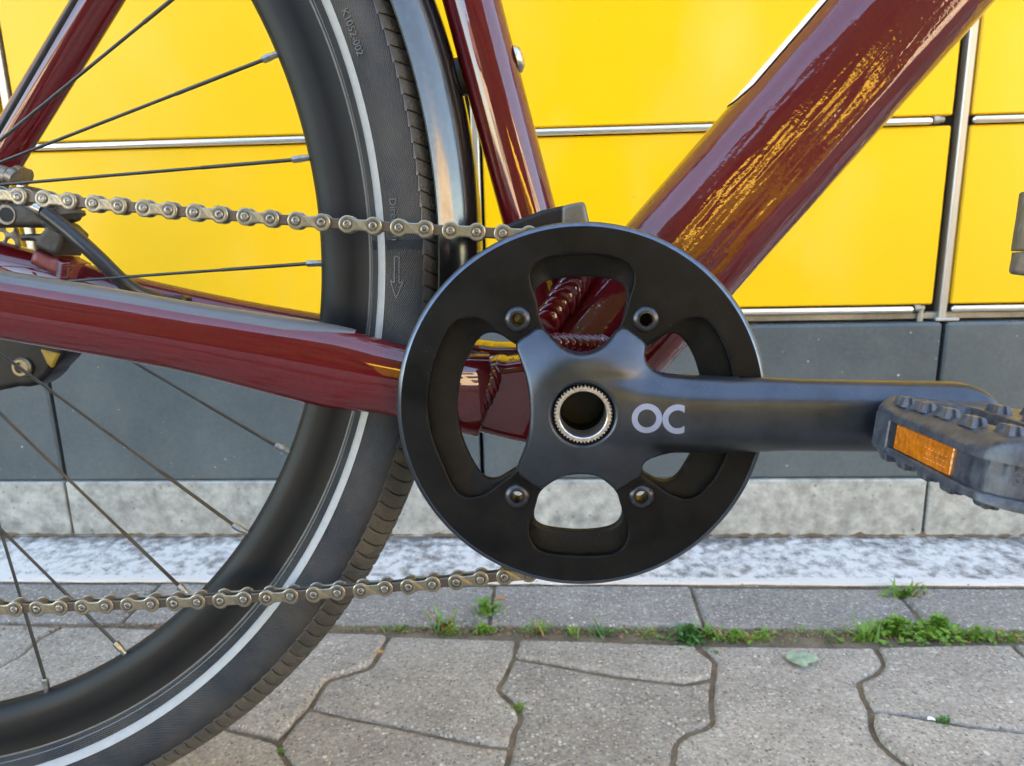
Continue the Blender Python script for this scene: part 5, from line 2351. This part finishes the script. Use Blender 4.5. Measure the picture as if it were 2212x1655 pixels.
# rows of small studs moulded into the reflector face
s = MB()
for i in range(7):
    for j in range(3):
        b_ = .047 + i * .0025 + (.0012 if j % 2 else 0)
        c_ = -Hh + .0055 + j * .0020
        s.cyl((.0008, b_, c_), (.0003, b_, c_), .0006, .0003, n=6)
fix_normals(pedal_part('reflector_stud', s.v, s.f, M['amber']))
# grip studs: low notched blocks on both faces
stud_b = [.0150, .0300, .0460, .0640, .0810]
stud_a = [.0052, .0060, .0072, .0072, .0105]
dome_c = lambda x: 1 - (1 - min(max(min(x, .0965 - x) / .0100, 0), 1)) ** 2


def stud(a, b, top=True, sc=.86):
    V, Fc = [], []
    w, l, h_ = .0030 * sc, .0044 * sc, .0036 * sc
    ring = [(-1, -1), (-.35, -1), (-.2, -.72), (.2, -.72), (.35, -1), (1, -1), (1, -.3), (.75, 0), (1, .3), (1, 1), (.35, 1), (.2, .72), (-.2, .72), (-.35, 1), (-1, 1), (-1, .3), (-.75, 0), (-1, -.3)]
    for k, (z, s_) in enumerate(((-.0008, 1.35), (.0006, 1.12), (h_ - .0005, .96), (h_, .84))):
        for x, y in ring:
            zz = z if top else -z
            V.append((a + x * w * s_, b + y * l * s_, (zz + .0004 + .0052 * dome_c(a)) if top else (-Hh + zz - .0001 - .001 * dome_c(a))))
    n = len(ring)
    for k in range(3):
        for i in range(n):
            Fc.append((k * n + i, k * n + (i + 1) % n, (k + 1) * n + (i + 1) % n, (k + 1) * n + i))
    Fc.append(tuple(range(3 * n, 4 * n)))
    return pedal_part('grip_stud', V, Fc, M['pedal'], sharp=30)


for a, b in zip(stud_a, stud_b):
    stud(a, b)
    stud(.0965 - a, b)
    stud(a - .001, b - .004, False)
for a, b in ((.041, .020), (.041, .045), (.041, .068), (.0555, .020), (.0555, .045), (.0555, .068)):
    stud(a, b, True, .9)
# axle barrel and spindle
s = MB()
s.cyl(PLc(.048, -.004, -Hh / 2), PLc(.048, Lb + .006, -Hh / 2), .0082, n=24)
fix_normals(s.build('pedal_barrel', M['pedal'], ped, off=B0))
s = MB()
s.cyl(PLc(.048, -.014, -Hh / 2), PLc(.048, .002, -Hh / 2), .0070, n=20)
fix_normals(s.build('pedal_spindle', M['steel'], ped, off=B0))
# moulded characters, upside down, on the near outer flank
v, f = text_mesh('NAO18', .0066, .0008)
v[:, 0] -= v[:, 0].min()
tw = v[:, 0].max()
fl = np.array([q for q in plan if q[1] > Lb - .008 and q[0] < .052])
fl = fl[np.argsort(fl[:, 0])]
fd = np.gradient(fl, axis=0)
fd /= np.linalg.norm(fd, axis=1)[:, None]
fl = fl + np.stack([fd[:, 1], -fd[:, 0]], 1) * .0030          # the recessed web
fs = np.concatenate([[0], np.cumsum(np.linalg.norm(np.diff(fl, axis=0), axis=1))])
W = []
for x, y, z in v:
    t = .0095 + (tw - x)
    a = np.interp(t, fs, fl[:, 0]) - np.interp(t, fs, fd[:, 1]) * z
    b = np.interp(t, fs, fl[:, 1]) + np.interp(t, fs, fd[:, 0]) * z
    W.append((a, b, -.0050 - y))
pedal_part('moulded_text', W, f, M['pedal'], smooth=False)

# ---- end of the front mudguard with its rubber flap at the right edge
mf = [tuple(q) for q in cr(3600, 650, 3.678, [(882, 250), (880, 260), (830, 620), (790, 860), (762, 1050), (762, 1075), (900, 1078), (1200, 1090), (1200, 250)])]
fm = slab('front_mudguard', mf, .430, .004, mat('mudguard_stay_grey', (.10, .09, .06), .5, 0, var=.2, vscale=100), .0015, h=.001)
ff_ = [tuple(q) for q in cr(3600, 650, 3.678, [(775, 1092), (765, 1180), (735, 1330), (738, 1370), (765, 1392), (900, 1412), (1200, 1430), (1200, 1088), (900, 1086)])]
slab('mud_flap', ff_, .4305, .004, M['plastic_clear'], .0015, h=.001, parent=fm)

# ------------------------------------------------------------------ weeds, moss, fallen leaf
def weed(px, size, m, label, n=60, blade=False, spread=(1, .5), dry=0):
    gp = GP([px])[0]
    s = MB()
    for _ in range(n):
        r = abs(rng.normal(0, .45)) * size
        a = rng.uniform(0, 2 * math.pi)
        x, y = r * math.cos(a) * spread[0], r * math.sin(a) * spread[1]
        hgt = rng.uniform(.1, 1) * size * .55 * max(.25, 1 - r / size)
        if blade:
            L = rng.uniform(.4, 1) * size * 1.1
            w = L * .07
            d = rng.uniform(0, 2 * math.pi)
            lean_ = rng.uniform(.2, .9)
            dx_, dy_ = math.cos(d), math.sin(d)
            px_v = (-dy_ * w, dx_ * w)
            pts = []
            for t in (0, .4, .75, 1):
                o = t * L * lean_ + t * t * L * .25
                z = t * L * (1 - .45 * t * lean_)
                ww = (1 - t ** 2) * 1.0
                pts.append(((x + dx_ * o + px_v[0] * ww, y + dy_ * o + px_v[1] * ww, z), (x + dx_ * o - px_v[0] * ww, y + dy_ * o - px_v[1] * ww, z)))
            V = [q for p in pts for q in p]
            Fc = [(2 * i, 2 * i + 1, 2 * i + 3, 2 * i + 2) for i in range(3)]
            s.add(V, Fc, 1 if rng.random() < dry else 0)
        else:
            l = rng.uniform(.10, .22) * size
            d = rng.uniform(0, 2 * math.pi)
            tl = rng.uniform(-.2, 1.0)
            dx_, dy_, dz2 = math.cos(d) * math.cos(tl), math.sin(d) * math.cos(tl), math.sin(tl)
            sx, sy = -math.sin(d), math.cos(d)
            w = l * .42
            z0 = hgt
            V = [(x, y, z0), (x + dx_ * l * .45 + sx * w, y + dy_ * l * .45 + sy * w, z0 + dz2 * l * .4 + w * .3),
                 (x + dx_ * l, y + dy_ * l, z0 + dz2 * l * .8), (x + dx_ * l * .45 - sx * w, y + dy_ * l * .45 - sy * w, z0 + dz2 * l * .4 + w * .3)]
            s.add(V, [(0, 1, 2), (0, 2, 3)], 1 if rng.random() < dry else 0)
            if rng.random() < .4:
                s.cyl((x, y, 0), (x, y, z0), .0002, n=3, cap=False)
    o = s.build('weed', None, None, smooth=False, mats=[M[m], M['leaf_dry']])
    o.location = (gp[0], gp[1], -.003)
    tag(o, label, 'weed', 'weeds in the paving joints')
    return o


weed((1050, 1318), .026, 'leaf_green', 'bright green leafy weed, tallest in the joint just left below the chainring', 130, spread=(.75, .9))
weed((1046, 1362), .020, 'leaf_green', 'low leafy rosette at the foot of the tallest weed below the chainring', 110, spread=(.9, .4))
weed((957, 1353), .024, 'leaf_green', 'narrow grassy weed with a dry orange leaf between tyre and chainring', 26, True, dry=.15)
weed((973, 1366), .016, 'leaf_green', 'small low weed mixed with dry leaves right of the narrow grassy one', 60, spread=(1.4, .4), dry=.25)
weed((869, 1358), .013, 'leaf_green', 'tiny tuft nearest to the tyre in the long joint', 16, True, dry=.1)
weed((1162, 1362), .014, 'leaf_green', 'wide flat grass tuft under the left part of the chainring', 34, True, spread=(1.2, .4), dry=.12)
weed((1241, 1368), .012, 'leaf_green', 'small tuft straight below the chainring centre, left of its twin', 18, True, dry=.05)
weed((1294, 1366), .015, 'leaf_dark', 'small darker tuft below the chainring, right of its twin', 22, True, spread=(1.2, .4))
weed((1402, 1370), .016, 'leaf_green', 'flat yellowish tuft in the joint below the right part of the chainring', 50, spread=(1.5, .35), dry=.15)
weed((1488, 1376), .027, 'leaf_dark', 'dense dark green clover-like clump below the crank arm', 260, spread=(.85, .75))
weed((1530, 1371), .015, 'leaf_green', 'thin grassy weed right beside the dense dark clump', 46, True, spread=(1.3, .4), dry=.15)
weed((1588, 1380), .024, 'leaf_green', 'loose green weed with feathery tips between two paving stones', 90, spread=(1.2, .35), dry=.08)
weed((1650, 1378), .020, 'leaf_green', 'low green weed trailing along the joint, half way to the pedal side', 70, spread=(1.6, .3), dry=.2)
weed((1795, 1381), .010, 'leaf_dark', 'tiny isolated dark tuft in the long joint before the grassy weed', 26)
weed((1868, 1378), .021, 'leaf_green', 'long-bladed bright grass at the left end of the big mossy cushion', 40, True, spread=(.8, .5))
weed((1935, 1368), .034, 'leaf_green', 'big left cushion of bright yellow-green leaves on the right side', 270, spread=(1.2, .5))
weed((2022, 1366), .034, 'leaf_green', 'big bright cushion rising highest on the right side of the joint', 270, spread=(1.0, .65))
weed((2108, 1377), .028, 'leaf_green', 'flat tail of the green cushions near the right edge of the photo', 130, spread=(1.7, .28), dry=.1)
weed((2190, 1382), .018, 'leaf_green', 'sparse yellowish weed at the far right end of the long joint', 60, spread=(1.4, .4), dry=.35)
weed((1952, 1284), .019, 'leaf_green', 'spreading weed between the edging stones at the painted band', 60, True, spread=(1.4, .35), dry=.1)
weed((1123, 1527), .013, 'leaf_green', 'small round tuft alone in the joint below the chainring', 60, dry=.12)
weed((2035, 1562), .016, 'leaf_dark', 'small dark tuft alone in the joint at lower right', 80, spread=(1, .8))
weed((607, 1620), .008, 'leaf_green', 'tiny tuft at the very bottom left between two stones', 40)
weed((241, 1238), .014, 'leaf_dark', 'thin tuft seen through the wheel at the painted band', 14, True)
# crumbs, moss and dry bits along the long joint
s = MB()
for _ in range(900):
    x = rng.uniform(-.60, .62)
    pxc = (0, 0)
    y = yk0 - .006 + rng.normal(0, .0035)
    r = rng.uniform(.0004, .0016)
    s.bbox((x - r, y - r, -.004), (x + r * rng.uniform(.6, 2), y + r, -.003 + r * rng.uniform(.5, 1.5)), r * .4)
tag(s.build('soil_crumbs', specks(mat('soil_crumb', (.13, .09, .06), .95, var=.8, vscale=80, vcol=(.32, .22, .14)), (.5, .4, .3), 400, .2, .8), None, smooth=False), None, None, None, 'stuff')
s = MB()
for _ in range(1500):
    x = rng.uniform(-.20, .62)
    if rng.random() > .35 + .5 * (math.sin(x * 37) > .1):
        continue
    y = yk0 - .006 + rng.normal(0, .0028)
    l = rng.uniform(.0012, .003)
    d = rng.uniform(0, 6.28)
    z = rng.uniform(-.003, .002)
    s.add([(x, y, z), (x + l * math.cos(d), y + l * math.sin(d), z + l * .7), (x + l * math.cos(d + .7), y + l * math.sin(d + .7), z + l * .3)], [(0, 1, 2)])
tag(s.build('moss', M['leaf_green'], None, smooth=False), None, None, None, 'stuff')
# pale green fallen leaf
lp = GP([(1730, 1429)])[0]
V = [(0, 0, .002)]
n = 22
for k in range(n):
    a = 2 * math.pi * k / n
    r = .0105 * (1 + .13 * math.sin(3 * a + 1) + .08 * math.sin(7 * a) + .04 * rng.normal())
    V.append((r * math.cos(a) * 1.12, r * math.sin(a) * .95, .0008 + .0015 * abs(math.sin(2 * a))))
lf = mesh_obj('fallen_leaf', V, [(0, 1 + k, 1 + (k + 1) % n) for k in range(n)], M['leaf_pale'])
lf.location = (lp[0], lp[1], .0012)
tag(lf, 'pale grey-green crumpled leaf lying on a paving stone', 'leaf')
for q, sz, lab, mm in (((1081, 1295), .012, 'curled brown bud scale above the tallest weed', 'leaf_dry'), ((823, 1413), .009, 'pale dry flake in the joint near the tyre', 'leaf_dry'), ((2008, 1558), .006, 'tiny whitish petal at lower right beside the dark tuft', 'sticker')):
    gp = GP([q])[0]
    V, Fc = [], []
    for k in range(9):
        t = k / 8
        a = -1.2 + 2.4 * t
        w = .12 * math.sin(math.pi * t) + .01
        V += [(sz * math.sin(a) * .5, sz * (math.cos(a) - 1) * .6 - w * sz, .001), (sz * math.sin(a) * .5, sz * (math.cos(a) - 1) * .6 + w * sz, .0025)]
    Fc = [(2 * k, 2 * k + 2, 2 * k + 3, 2 * k + 1) for k in range(8)]
    o = mesh_obj('dry_bit', V, Fc, M[mm])
    o.location = (gp[0], gp[1], .001)
    tag(o, lab, 'leaf')
